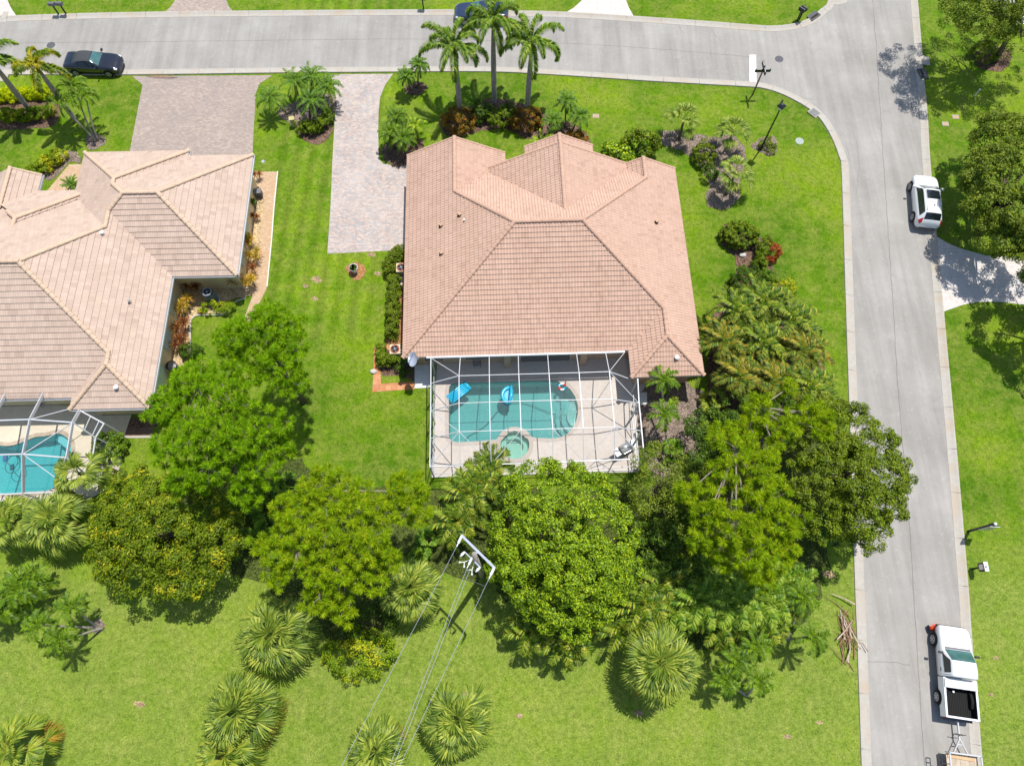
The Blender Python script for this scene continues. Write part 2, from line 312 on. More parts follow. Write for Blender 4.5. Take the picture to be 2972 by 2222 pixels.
class MB:
    def __init__(s): s.v = []; s.f = []
    def add(s, V, F):
        b = len(s.v); s.v += [Vector(v) for v in V]; s.f += [tuple(b+i for i in f) for f in F]; return s
    def box(s, c, h, rz=0., M=None):
        V = [Vector((x*h[0], y*h[1], z*h[2])) for z in (-1, 1) for y in (-1, 1) for x in (-1, 1)]
        R = Matrix.Rotation(rz, 3, 'Z') if M is None else M
        V = [R @ v + Vector(c) for v in V]
        return s.add(V, [(0, 2, 3, 1), (4, 5, 7, 6), (0, 1, 5, 4), (2, 6, 7, 3), (0, 4, 6, 2), (1, 3, 7, 5)])
    def bar(s, a, b, wx, wz):
        a, b = Vector(a), Vector(b); d = (b-a); L = d.length
        if L < 1e-6: return s
        z = d.normalized(); up = Vector((0, 0, 1)) if abs(z.z) < .95 else Vector((0, 1, 0))
        x = z.cross(up).normalized(); y = x.cross(z)
        M = Matrix((x, z, y)).transposed(); return s.box((a+b)/2, (wx/2, L/2, wz/2), M=M)
    def tube(s, pts, rad, n=8, cap=True):
        pts = [Vector(p) for p in pts]; rad = [rad]*len(pts) if not hasattr(rad, '__len__') else rad; b = len(s.v)
        px = None
        for i, p in enumerate(pts):
            d = (pts[min(i+1, len(pts)-1)]-pts[max(i-1, 0)]).normalized()
            if px is None: px = d.cross(Vector((0, 0, 1)) if abs(d.z) < .9 else Vector((1, 0, 0))).normalized()
            px = (px-d*px.dot(d)).normalized(); py = d.cross(px)
            for k in range(n):
                a = 2*PI*k/n; s.v.append(p+(px*math.cos(a)+py*math.sin(a))*rad[i])
        for i in range(len(pts)-1):
            for k in range(n):
                k2 = (k+1) % n; s.f.append((b+i*n+k, b+i*n+k2, b+(i+1)*n+k2, b+(i+1)*n+k))
        if cap: s.f.append(tuple(b+k for k in range(n))[::-1]); e = b+(len(pts)-1)*n; s.f.append(tuple(e+k for k in range(n)))
        return s
    def lathe(s, c, prof, n=16):
        return s.tube([Vector(c)+Vector((0, 0, z)) for r, z in prof], [r for r, z in prof], n)
    def torus(s, c, R, r, n=24, m=8, a0=0, a1=2*PI, sy=1, flat=1, rz=0):
        b = len(s.v); full = abs(a1-a0-2*PI) < 1e-3; cnt = n if full else n+1
        for i in range(cnt):
            a = a0+(a1-a0)*i/n
            for k in range(m):
                q = 2*PI*k/m; rr = R+r*math.cos(q); v = Vector((rr*math.cos(a), rr*math.sin(a)*sy, r*math.sin(q)*flat)); v.rotate(Matrix.Rotation(rz, 3, 'Z')); s.v.append(v+Vector(c))
        for i in range(n):
            j = (i+1) % cnt
            for k in range(m): k2 = (k+1) % m; s.f.append((b+i*m+k, b+j*m+k, b+j*m+k2, b+i*m+k2))
        return s
    def ico(s, c, r, sub=2, sc=(1, 1, 1)):
        bm = bmesh.new(); bmesh.ops.create_icosphere(bm, subdivisions=sub, radius=1)
        bm.verts.ensure_lookup_table(); V = [Vector((v.co.x*r*sc[0], v.co.y*r*sc[1], v.co.z*r*sc[2]))+Vector(c) for v in bm.verts]
        F = [tuple(v.index for v in f.verts) for f in bm.faces]; bm.free(); return s.add(V, F)
    def build(s, name, mat, parent=None, smooth=False): return mk(name, s.v, s.f, mat, parent, smooth)
def catmull(pts, n=6, closed=False):
    pts = [Vector(p) for p in pts]; out = []; m = len(pts)
    for i in range(m if closed else m-1):
        if closed: p0, p1, p2, p3 = pts[i-1], pts[i], pts[(i+1) % m], pts[(i+2) % m]
        else: p0, p1, p2, p3 = pts[max(i-1, 0)], pts[i], pts[i+1], pts[min(i+2, m-1)]
        for k in range(n):
            t = k/n; out.append(.5*((2*p1)+(p2-p0)*t+(2*p0-5*p1+4*p2-p3)*t*t+(3*p1-p0-3*p2+p3)*t**3))
    if not closed: out.append(pts[-1])
    return out
def sheet(name, loops, z, mat, parent=None, thick=0, kind='structure'):
    """flat sheet from outer loop and holes; thick>0 gives it skirts down to z-thick"""
    bm = bmesh.new(); ed = []
    for L in loops:
        vs_ = [bm.verts.new((p[0], p[1], z)) for p in L]
        ed += [bm.edges.new((vs_[i], vs_[(i+1) % len(vs_)])) for i in range(len(vs_))]
    bmesh.ops.triangle_fill(bm, edges=ed, use_beauty=True, use_dissolve=False)
    for f in bm.faces:
        if f.normal.z < 0: f.normal_flip()
    if thick:
        for e in ed:
            a, b = e.verts; c, d = bm.verts.new(a.co-Vector((0, 0, thick))), bm.verts.new(b.co-Vector((0, 0, thick))); bm.faces.new((a, b, d, c))
    me = bpy.data.meshes.new(name); bm.to_mesh(me); bm.free(); me.materials.append(MATS[mat])
    o = bpy.data.objects.new(name, me); COL.objects.link(o)
    if parent: o.parent = parent
    elif kind: o['kind'] = kind
    return o
def wobble(L, rng, amp=.08, step=.35):
    """subdivide a closed outline and roughen it, for planted edges"""
    out = []; n = len(L)
    for i in range(n):
        a, b = Vector(L[i]), Vector(L[(i+1) % n]); k = max(1, int((b-a).length/step))
        for j in range(k):
            p = a.lerp(b, j/k); out.append(Vector((p.x+rng.uniform(-amp, amp), p.y+rng.uniform(-amp, amp), 0)))
    return out

# ------------------------------------------------------------ ground, roads, kerbs
HM = (-4.9, 8.0, 11.6, 18.0); 
mainO = Vector((-7.26, 18.48, 0)); mainY = math.radians(2.0); nbO = Vector((-23.48, 14.96, 0)); nbY = math.radians(1.3)
def ML(x, y, z=0): v = Vector((x, y, z)); v.rotate(Matrix.Rotation(mainY, 3, 'Z')); return v+mainO
def NL(x, y, z=0): v = Vector((x, y, z)); v.rotate(Matrix.Rotation(nbY, 3, 'Z')); return v+nbO
bm = bmesh.new()
hx0, hx1, hy0, hy1 = -4.7, 8.0, 12.2, 17.9     # under the main pool
nx0, nx1, ny0, ny1 = -37.0, -26.9, 9.9, 14.2   # under the neighbour's pool
xs = sorted([-900, nx0, nx1, hx0, hx1, 900]); ys = sorted([-900, ny0, hy0, ny1, hy1, 900])
gv = {}
def gvert(x, y):
    if (x, y) not in gv: gv[(x, y)] = bm.verts.new((x, y, 0))
    return gv[(x, y)]
for i in range(len(xs)-1):
    for j in range(len(ys)-1):
        cx, cy = (xs[i]+xs[i+1])/2, (ys[j]+ys[j+1])/2
        if (hx0 < cx < hx1 and hy0 < cy < hy1) or (nx0 < cx < nx1 and ny0 < cy < ny1): continue
        bm.faces.new([gvert(xs[i], ys[j]), gvert(xs[i+1], ys[j]), gvert(xs[i+1], ys[j+1]), gvert(xs[i], ys[j+1])])
me = bpy.data.meshes.new('lawn'); bm.to_mesh(me); bm.free(); me.materials.append(MATS['grass']); lawn = bpy.data.objects.new('lawn', me); COL.objects.link(lawn); lawn['kind'] = 'structure'

def dpts(L): return [D(*p) for p in L]
edgeN = dpts([(-150, 40), (0, 36), (180, 30), (356, 26.5), (595, 24), (800, 22.5), (1000, 22), (1104, 24), (1223, 27), (1369, 36), (1500, 45), (1617, 54), (1671, 57), (1719, 51), (1752, 38), (1773, 19), (1789, 0)])
edgeN = [Vector((-120, edgeN[0].y-1, 0))]+edgeN+[edgeN[-1]+Vector((3.0, 8, 0)), edgeN[-1]+Vector((12, 75, 0))]
edgeS = dpts([(-150, 166), (0, 163), (286, 163), (595, 159), (848, 157), (1050, 156.5), (1177, 162), (1393, 176), (1530, 184), (1617, 189), (1652, 193), (1698, 209), (1757, 244), (1789, 286), (1811, 338), (1817, 380), (1826, 670), (1836, 960), (1846, 1288), (1858, 1612)])
edgeS = [Vector((-120, edgeS[0].y-1, 0))]+edgeS+[edgeS[-1]+Vector((-8.0, -57, 0))]
edgeE = dpts([(1982, 0), (1990, 116), (2003, 243), (2010, 360), (2038, 670), (2065, 960), (2093, 1288), (2119, 1612)])
edgeE = [edgeE[0]+Vector((11, 78, 0))]+edgeE+[edgeE[-1]+Vector((-8.0, -57, 0))]
edgeN = catmull(edgeN, 4); edgeS = catmull(edgeS, 4); edgeE = catmull(edgeE, 4)
sheet('road', [edgeS+edgeE[::-1]+edgeN[::-1]], .006, 'asphalt')
def offs(L, d):
    out = []
    for i, p in enumerate(L):
        t = (L[min(i+1, len(L)-1)]-L[max(i-1, 0)]).normalized(); out.append(p+Vector((-t.y, t.x, 0))*d)
    return out
def resample(L, step):
    out = [L[0]]; acc = 0
    for i in range(len(L)-1):
        a, b = L[i], L[i+1]; d = (b-a).length
        while acc+d >= step:
            t = (step-acc)/d; a = a.lerp(b, t); out.append(a.copy()); d = (b-a).length; acc = 0
        acc += d
    return out
def kerb(L, side):
    """drop-kerb gutter in 3 m cast lengths with open joints"""
    L = resample(L, .5); prof = [(0, .0), (.02, .085), (.10, .09), (.30, .035), (.46, .018), (.62, .022), (.63, .0)]
    mb = MB()
    for s0 in range(0, len(L)-1, 6):
        seg = L[s0:min(s0+7, len(L))]
        if len(seg) < 2: continue
        rows = []
        for i, p in enumerate(seg):
            gi = s0+i; t = (L[min(gi+1, len(L)-1)]-L[max(gi-1, 0)]).normalized(); nrm = Vector((-t.y, t.x, 0))*side
            q = p+t*(.012 if i == 0 else (-.012 if i == len(seg)-1 else 0))
            rows.append([q+nrm*a+Vector((0, 0, z)) for a, z in prof])
        b = len(mb.v); n = len(prof)
        for r in rows: mb.v += r
        for i in range(len(rows)-1):
            for k in range(n-1): mb.f.append((b+i*n+k, b+i*n+k+1, b+(i+1)*n+k+1, b+(i+1)*n+k) if side > 0 else (b+i*n+k, b+(i+1)*n+k, b+(i+1)*n+k+1, b+i*n+k+1))
    o = mb.build('kerb', 'kerb_concrete'); o['kind'] = 'structure'
kerb(edgeN, -1); kerb(edgeS, 1); kerb(edgeE, -1)
rng = random.Random(5)
def crack(L, wd=.025, amp=.04, step=.6):
    L = resample([Vector(p) for p in L], step); L = [p+Vector((rng.uniform(-amp, amp), rng.uniform(-amp, amp), .011)) for p in L]
    mb = MB(); a = offs(L, wd/2); b = offs(L, -wd/2); n = len(L)
    mb.add(a+b, [(i, n+i, n+i+1, i+1) for i in range(n-1)]); o = mb.build('road_crack', 'crack'); o['kind'] = 'structure'
mid = [(edgeS[-1]+edgeE[-1])/2, D(1975, 1300), D(1944, 900), D(1925, 600), D(1905, 300), D(1885, 0), D(1870, -60)]
crack(catmull(mid, 6), .03, .03)
crack(catmull([D(-60, 94), D(400, 90), D(900, 85), D(1300, 98), D(1640, 125)], 6), .022, .02)
crack([D(1857, 1392+35), D(1915, 1428), D(1970, 1436)], .025, .05, .3)
for L in ([(1755, 250), (1790, 290), (1830, 320), (1838, 350)], [(1535, 60), (1545, 78), (1560, 92)], [(1462, 50), (1470, 62), (1478, 80)], [(1700, 205), (1735, 212), (1760, 216)], [(1360, 47), (1364, 60), (1360, 72)], [(1850, 300), (1856, 360), (1850, 420)]):
    crack(dpts(L), .016, .06, .3)
def seg_sheet(name, L, z, mat, **k): return sheet(name, [dpts(L)], z, mat, **k)
seg_sheet('road_marking', [(1619, 119), (1633, 119), (1634, 178), (1619, 176)], .011, 'paint_white')
# driveways
seg_sheet('driveway', [(286, 165), (308, 184), (281, 324), (281, 350), (545, 352), (548, 280), (553, 200), (562, 180), (589, 163)], .012, 'pavers_brown')
seg_sheet('driveway', [(713, 161), (722, 185), (726, 213), (723, 259), (718, 350), (714, 447), (707, 548), (854, 541), (890, 541), (890, 358), (850, 359), (826, 352), (818, 343), (817, 284), (818, 240), (821, 211), (832, 184), (849, 160)], .012, 'pavers_pink')
seg_sheet('driveway', [(356, 27), (368, 16), (379, 0), (385, -40), (483, -40), (489, 0), (494, 14), (503, 24.5)], .012, 'pavers_brown')
seg_sheet('driveway', [(1223, 27), (1240, 17), (1258, 0), (1262, -40), (1345, -40), (1352, 0), (1358, 16), (1369, 36)], .012, 'pavers_white')
seg_sheet('driveway', [(-30, 37), (35, 34), (24, 18), (16, 0), (12, -40), (-60, -40)], .012, 'pavers_white')
seg_sheet('driveway', [(2022, 510), (2045, 524), (2075, 537), (2129, 552), (2212, 557), (2420, 566), (2420, 670), (2212, 658), (2160, 652), (2111, 652), (2081, 658), (2038, 673)], .012, 'pavers_white')
def zz(x, y): return ((1060+.1209*x)/K, (960+.1209*y)/K)
seg_sheet('path', [zz(200, 400), zz(480, 345), zz(800, 330), zz(800, 440), zz(345, 450), zz(330, 860), zz(370, 1000), zz(385, 1270), zz(1180, 1215), zz(1180, 1400), zz(170, 1465), zz(200, 1000)], .014, 'pavers_orange')
seg_sheet('slab', [zz(1188, 820), zz(1552, 805), zz(1552, 1362), zz(1185, 1380)], .03, 'white_concrete')
seg_sheet('path', [(556, 371), (600, 371), (592, 450), (587, 518), (576, 623), (560, 655), (537, 700), (527, 690), (545, 640), (552, 560), (556, 470)], .012, 'pavers_path')
seg_sheet('path', [(225, 905), (330, 900), (330, 941), (262, 941), (226, 930)], .012, 'pavers_dark')
seg_sheet('path', [(262, 941), (340, 941), (340, 945), (267, 946), (264, 990), (256, 1018), (248, 1035), (242, 1033), (250, 1000), (258, 970)], .02, 'kerb_concrete')
seg_sheet('path', [(1093, 345), (1140, 340), (1140, 372), (1093, 372)], .012, 'pavers_pink')
seg_sheet('slab', [Z for Z in [((1400+.3628*1250)/K, (1050+.3628*245)/K), ((1400+.3628*1315)/K, (1050+.3628*245)/K), ((1400+.3628*1318)/K, (1050+.3628*340)/K), ((1400+.3628*1250)/K, (1050+.3628*345)/K)]], .03, 'white_concrete')
seg_sheet('slab', [(2090, -40), (2300, -60), (2300, 55), (2185, 52), (2160, 20)], .013, 'white_concrete')
seg_sheet('slab', [(95, 420), (150, 355), (200, 355), (200, 470), (95, 470)], .012, 'pavers_path')
# mulch beds
def bed(L, mat='mulch', z=.018, amp=.09, seed=1, smooth=True):
    P = dpts(L); P = catmull(P, 4, True) if smooth else P
    sheet('mulch_bed', [wobble(P, random.Random(seed), amp)], z, mat)
bed([(950, 262), (958, 285), (975, 297), (1005, 293), (1040, 283), (1085, 280), (1110, 286), (1135, 300), (1165, 305), (1190, 330), (1220, 335), (1268, 332), (1272, 296), (1240, 268), (1180, 245), (1130, 225), (1085, 215), (1050, 213), (1020, 228), (975, 240)], 'mulch', seed=2)
bed([(873, 190), (880, 202), (893, 207), (912, 201), (922, 186), (905, 176), (885, 178)], seed=3)
bed([(826, 330), (845, 358), (878, 357), (885, 330), (915, 318), (900, 296), (860, 300), (835, 310)], seed=4)
bed([(618, 262), (640, 275), (700, 262), (728, 225), (715, 205), (660, 212), (600, 240)], 'mulch_grey', seed=5)
bed([(648, 278), (652, 300), (680, 312), (705, 304), (718, 280), (712, 262), (680, 258)], 'mulch', z=.022, seed=6)
bed([(1430, 288), (1434, 310), (1470, 326), (1498, 345), (1520, 370), (1532, 400), (1524, 430), (1535, 448), (1572, 451), (1595, 432), (1600, 400), (1608, 370), (1610, 325), (1585, 292), (1540, 296), (1500, 290), (1460, 280)], 'mulch_grey', seed=7, amp=.14)
bed([(1624, 312), (1636, 326), (1665, 336), (1680, 330), (1678, 305), (1668, 295), (1645, 300)], 'mulch_grey', seed=8, amp=.12)
bed([(1556, 500), (1560, 525), (1578, 545), (1592, 570), (1585, 600), (1575, 625), (1560, 650), (1540, 680), (1530, 760), (1530, 850), (1560, 900), (1640, 900), (1740, 880), (1780, 800), (1770, 740), (1720, 660), (1690, 620), (1660, 560), (1650, 520), (1630, 510), (1600, 490), (1575, 485)], 'mulch', seed=9, amp=.15)
bed([(747, 580), (755, 596), (770, 606), (785, 598), (790, 582), (783, 570), (765, 566), (752, 571)], 'mulch_red', seed=10)
bed([(842, 545), (836, 620), (835, 700), (833, 745), (862, 745), (890, 740), (890, 545)], 'mulch_red', seed=11, smooth=False)
bed([zz(345, 450), zz(345, 900), zz(420, 1085), zz(800, 1080), zz(1185, 1200), zz(1185, 800), zz(1200, 500), zz(800, 440)], 'mulch', z=.017, seed=12, smooth=False, amp=.04)
bed([(545, 371), (556, 371), (566, 440), (562, 540), (550, 620), (540, 640), (500, 645), (485, 665), (478, 678), (425, 680), (413, 690), (411, 760), (405, 790), (330, 830), (330, 620), (400, 560), (530, 400)], 'stones', z=.016, seed=13, smooth=False)
bed([(213, 960), (215, 1030), (240, 1045), (258, 1000), (262, 975), (266, 948), (230, 940)], 'mulch', seed=14)
bed([(-20, 225), (-20, 275), (60, 278), (120, 270), (125, 222), (60, 218)], 'mulch', seed=15)
bed([(85, 372), (110, 390), (150, 352), (175, 352), (170, 335), (150, 325), (120, 340)], 'mulch_grey', seed=16)
bed([(184, 300), (192, 322), (215, 320), (228, 302), (210, 290), (195, 290)], 'mulch_grey', seed=17)
bed([(196, 1350), (205, 1366), (222, 1362), (226, 1345), (212, 1336)], 'mulch_grey', seed=18)
bed([(230, 905), (340, 902), (340, 922), (235, 925)], 'mulch', z=.019, seed=19, smooth=False)
bed([(2105, 115), (2108, 135), (2125, 150), (2160, 155), (2180, 140), (2182, 110), (2140, 100)], 'mulch', seed=20)
mulchmat('soil', (.24, .17, .09), (.36, .27, .15), (.44, .36, .22))
for i, (x, y, a) in enumerate([(683, 604, 12), (802, 550, 9), (815, 591, 8), (659, 618, 7), (680, 645, 8), (455, 1555, 6), (300, 1520, 12), (1005, 1500, 10), (1700, 1590, 9), (1770, 1560, 8), (560, 1200, 16), (1120, 1545, 9), (1380, 1540, 10), (2150, 1420, 7), (2140, 1500, 6), (2065, 1000, 8), (1790, 1240, 14)]):
    bed([(x-a, y), (x-a*.3, y-a*.6), (x+a*.8, y-a*.3), (x+a, y+a*.3), (x+a*.1, y+a*.6)], 'soil', z=.006, amp=.05, seed=400+i)
# leaf litter under the tree belt
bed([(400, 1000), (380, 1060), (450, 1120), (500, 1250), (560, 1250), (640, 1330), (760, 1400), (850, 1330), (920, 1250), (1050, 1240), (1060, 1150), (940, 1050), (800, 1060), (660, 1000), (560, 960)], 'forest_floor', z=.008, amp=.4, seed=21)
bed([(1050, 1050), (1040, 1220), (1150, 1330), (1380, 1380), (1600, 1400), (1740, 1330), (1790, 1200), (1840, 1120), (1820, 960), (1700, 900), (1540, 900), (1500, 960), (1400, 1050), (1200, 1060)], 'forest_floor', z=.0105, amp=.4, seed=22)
bed([(1380, 830), (1380, 900), (1396, 1010), (1500, 1060), (1520, 900), (1500, 830), (1440, 822)], 'mulch_grey', z=.013, amp=.3, seed=23)

# ------------------------------------------------------------ roofs
PITCH = .51
def roof_face(T, poly, org, dwn, z0, expo, rib, amp, step, data):
    """lay tile courses on one plane. poly: plan outline (local); org: a point of the eave line; dwn: unit plan vector pointing up the slope"""
    up = Vector(dwn); al = Vector((up.y, -up.x)); co = math.sqrt(1+PITCH*PITCH); P2 = [(Vector(p)-Vector(org)) for p in poly]
    pts = [(p.dot(al), p.dot(up)) for p in P2]; dmin = min(p[1] for p in pts); dmax = max(p[1] for p in pts)
    def span(d):
        xs_ = []
        n = len(pts)
        for i in range(n):
            (a0, d0), (a1, d1) = pts[i], pts[(i+1) % n]
            if abs(d1-d0) < 1e-9:
                if abs(d-d0) < 1e-6: xs_ += [a0, a1]
                continue
            t = (d-d0)/(d1-d0)
            if -1e-9 <= t <= 1+1e-9: xs_.append(a0+(a1-a0)*t)
        return (min(xs_), max(xs_)) if xs_ else None
    e = expo/co; nrm = Vector((-PITCH*up.x, -PITCH*up.y, 1))/co
    bk = sorted(set([dmin, dmax]+[p[1] for p in pts]+[k*e for k in range(int(math.floor(dmin/e)), int(math.ceil(dmax/e))+1) if dmin < k*e < dmax]))
    V, F, UV = data
    def P(a, d, h):
        q = Vector(org)+al*a+up*d; v = Vector((q.x, q.y, z0+PITCH*d)); return T(*(v+nrm*h))
    def rh(a): x = (a/rib) % 1; return amp*(math.cos(2*PI*x)*.5+.5) if amp else 0
    ds = rib/4
    for i in range(len(bk)-1):
        d0, d1 = bk[i], bk[i+1]
        if d1-d0 < 1e-4: continue
        eps = (d1-d0)*1e-3; s0, s1 = span(d0+eps), span(d1-eps)
        if not s0 or not s1: continue
        lo, hi = min(s0[0], s1[0]), max(s0[1], s1[1])
        k0 = d0/e-math.floor(d0/e+1e-6); k1 = k0+(d1-d0)/e; h0, h1 = step*(1-k0), step*(1-k1)
        ks = [lo]+[k*ds for k in range(int(math.floor(lo/ds))+1, int(math.ceil(hi/ds)))]+[hi]
        base = len(V); m = len(ks); start = abs(k0) < 1e-4
        for a in ks:
            a0 = min(max(a, s0[0]), s0[1]); a1 = min(max(a, s1[0]), s1[1])
            V.append(P(a0, d0, h0+rh(a0))); UV.append((a0, d0*co+.001)); V.append(P(a1, d1, h1+rh(a1))); UV.append((a1, d1*co-.001))
            V.append(P(a0, d0, -.03 if start else h0+rh(a0)-.001)); UV.append((a0, d0*co+.002))
        for j in range(m-1):
            b = base+j*3; c = b+3; F.append((b, c, c+1, b+1))
            if start: F.append((b+2, c+2, c, b))
def tiled_roof(faces, T, mat, parent, expo, rib, amp, step):
    V, F, UV = [], [], []
    for f in faces: roof_face(T, *f, expo, rib, amp, step, (V, F, UV))
    me = bpy.data.meshes.new('roof'); me.from_pydata([tuple(v) for v in V], [], F); me.update()
    bm = bmesh.new(); bm.from_mesh(me); bm.verts.ensure_lookup_table(); ul = bm.loops.layers.uv.new('UVMap')
    for f in bm.faces:
        for l in f.loops: l[ul].uv = UV[l.vert.index]
    bad = [f for f in bm.faces if f.calc_area() < 1e-6]; bmesh.ops.delete(bm, geom=bad, context='FACES')
    bm.to_mesh(me); bm.free(); me.materials.append(MATS[mat])
    o = bpy.data.objects.new('roof', me); COL.objects.link(o); o.parent = parent; return o
def caps(a, b, mat, parent, r=.14, L=.36):
    a, b = Vector(a), Vector(b); d = b-a; n = max(1, round(d.length/L)); t = d.normalized(); x = t.cross(Vector((0, 0, 1))).normalized(); y = x.cross(t); mb = MB()
    for i in range(n):
        p0 = a+d*(i/n)-t*.03; p1 = a+d*((i+1)/n)+t*.02; lo, hi = (r*1.13, r*.90)
        V = []
        for p, rr in ((p0, lo), (p1, hi)):
            for k in range(9): q = PI*k/8; V.append(p+x*math.cos(q)*rr+y*(math.sin(q)*rr*.8-.02))
        F = [(k, k+9, k+10, k+1) for k in range(8)]+[tuple(range(9))]
        mb.add(V, F)
    return mb.build('ridge_cap', mat, parent)
def gutter(a, b, parent, w_=.12, out=(0, 0)):
    a, b = Vector(a), Vector(b); t = (b-a).normalized(); n = Vector((t.y, -t.x, 0)); mb = MB()
    mb.bar(a+n*.13+Vector((0, 0, -.02)), b+n*.13+Vector((0, 0, -.02)), .025, .13)
    mb.bar(a+n*.02+Vector((0, 0, -.04)), b+n*.02+Vector((0, 0, -.04)), .025, .12)
    mb.bar(a+n*.075+Vector((0, 0, -.09)), b+n*.075+Vector((0, 0, -.09)), .12, .02)
    return mb.build('gutter', 'white_metal', parent)
def wallring(poly, T, z0, z1, mat, parent, name='wall'):
    P = [T(x, y, 0) for x, y in poly]; n = len(P)
    V = [Vector((p.x, p.y, z0)) for p in P]+[Vector((p.x, p.y, z1)) for p in P]
    return mk(name, V, [(i, (i+1) % n, n+(i+1) % n, n+i) for i in range(n)], mat, parent)
E_, W_, N_, S_ = (-1, 0), (1, 0), (0, -1), (0, 1)   # up-slope directions of east / west / north / south facing planes
# --- main house
mh = empty('house', (0, 0, 0), 'single-storey house under the salmon pink tile roof with the screened pool behind it', 'house')
X = 19.85
mf = [
 ([(0, 0), (7.7, 7.7), (3.65, 11.75), (3.65, 16.45), (0, 16.45)], (0, 0), W_, 2.8),
 ([(0, 0), (15.05, 0), (17.45, 2.4), (12.15, 7.7), (7.7, 7.7)], (0, 0), S_, 2.8),
 ([(X, -1.95), (X, 14.6), (17.3, 14.6), (17.3, 12.85), (12.15, 7.7), (17.45, 2.4), (17.45, .45)], (X, 0), E_, 2.8),
 ([(15.05, -1.95), (X, -1.95), (17.45, .45)], (15, -1.95), S_, 2.8),
 ([(15.05, -1.95), (17.45, .45), (17.45, 2.4), (15.05, 0)], (15.05, 0), W_, 2.8),
 ([(7.3, 15.4), (7.3, 16.45), (3.65, 16.45), (3.65, 11.75)], (7.3, 0), E_, 2.8),
 ([(3.65, 11.75), (7.7, 7.7), (11.15, 7.7), (11.15, 9.03), (6.02, 14.16)], (0, 15.4), N_, 2.8),
 ([(12.15, 7.7), (17.3, 12.85), (16.2, 14.1), (11.15, 9.03), (11.15, 7.7)], (0, 15.4), N_, 2.8),
 ([(11.15, 9.03), (11.15, 14.6), (5.7, 14.6), (5.7, 14.5)], (4.77, 0), W_, 2.795),
 ([(11.15, 9.03), (16.4, 14.28), (16.4, 14.6), (11.15, 14.6)], (17.53, 0), E_, 2.795),
 ([(17.3, 12.85), (17.3, 14.6), (15.3, 14.6), (15.3, 14.5)], (14.75, 0), W_, 2.8),
 ([(11.15, 14.0), (11.15, 15.45), (8.7, 15.45), (8.7, 14.0)], (5.2, 0), W_, 2.8),
 ([(11.15, 14.0), (11.15, 15.45), (13.6, 15.45), (13.6, 14.0)], (17.1, 0), E_, 2.8)]
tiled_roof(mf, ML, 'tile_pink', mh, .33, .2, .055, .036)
def zS(y): return 2.8+PITCH*y
rz = 2.8+7.7*PITCH; C_ = .05
for a, b in [((0, 0, 2.8), (7.7, 7.7, rz)), ((12.2, 7.7, rz), (7.65, 7.7, rz)), ((17.45, 2.4, 2.8+2.4*PITCH), (12.15, 7.7, rz)), ((17.3, 12.85, 2.8+2.55*PITCH), (12.15, 7.7, rz)),
             ((3.65, 11.75, 2.8+3.65*PITCH), (7.7, 7.7, rz)), ((3.65, 16.45, 2.8+3.65*PITCH), (3.65, 11.7, 2.8+3.65*PITCH)), ((11.15, 14.6, 2.8+6.38*PITCH), (11.15, 8.95, 2.8+6.38*PITCH)),
             ((17.3, 14.6, 2.8+2.55*PITCH), (17.3, 12.8, 2.8+2.55*PITCH)), ((17.45, .45, 2.8+2.4*PITCH), (17.45, 2.4, 2.8+2.4*PITCH)), ((15.05, -1.95, 2.8), (17.45, .45, 2.8+2.4*PITCH)), ((X, -1.95, 2.8), (17.45, .45, 2.8+2.4*PITCH)), ((11.15, 15.45, 2.8+5.95*PITCH), (11.15, 14.6, 2.8+5.95*PITCH))]:
    caps(ML(a[0], a[1], a[2]+C_), ML(b[0], b[1], b[2]+C_), 'cap_pink', mh)
for a, b in [((0, 16.42, 2.8), (3.65, 16.42, 2.8+3.65*PITCH)), ((7.3, 16.42, 2.8), (3.65, 16.42, 2.8+3.65*PITCH)), ((5.75, 14.57, 2.8+.98*PITCH), (11.15, 14.57, 2.8+6.38*PITCH)), ((16.4, 14.57, 2.8+1.13*PITCH), (11.15, 14.57, 2.8+6.38*PITCH)),
             ((X, 14.57, 2.8), (17.3, 14.57, 2.8+2.55*PITCH)), ((15.4, 14.57, 3.13), (17.3, 14.57, 2.8+2.55*PITCH)), ((8.7, 15.42, 4.585), (11.15, 15.42, 5.83)), ((13.6, 15.42, 4.585), (11.15, 15.42, 5.83))]:
    caps(ML(a[0], a[1], a[2]+.04), ML(b[0], b[1], b[2]+.04), 'cap_pink', mh, .09)
gutter(ML(0, 0, 2.78), ML(0, 16.45, 2.78), mh).name = 'gutter'
gutter(ML(7.3, 16.45, 2.78), ML(7.3, 15.35, 2.78), mh)
for a, b in [((15.05, 0), (0, 0))]: gutter(ML(b[0]+2.0, b[1], 2.78), ML(a[0], a[1], 2.78), mh) if False else None
fa = MB()
for a, b in [((0, 0), (15.05, 0)), ((15.05, 0), (15.05, -1.95)), ((15.05, -1.95), (X, -1.95)), ((X, -1.95), (X, 14.6))]: fa.bar(ML(a[0], a[1], 2.68), ML(b[0], b[1], 2.68), .03, .16)
fa.build('fascia', 'white_metal', mh)
wallring([(.55, .6), (15.6, .6), (15.6, -1.4), (19.3, -1.4), (19.3, 14.0), (16.0, 14.0), (13.2, 14.3), (13.2, 15.0), (9.1, 15.0), (9.1, 14.2), (6.8, 14.2), (6.8, 15.9), (.55, 15.9)], ML, -.1, 2.9, 'stucco_tan', mh)
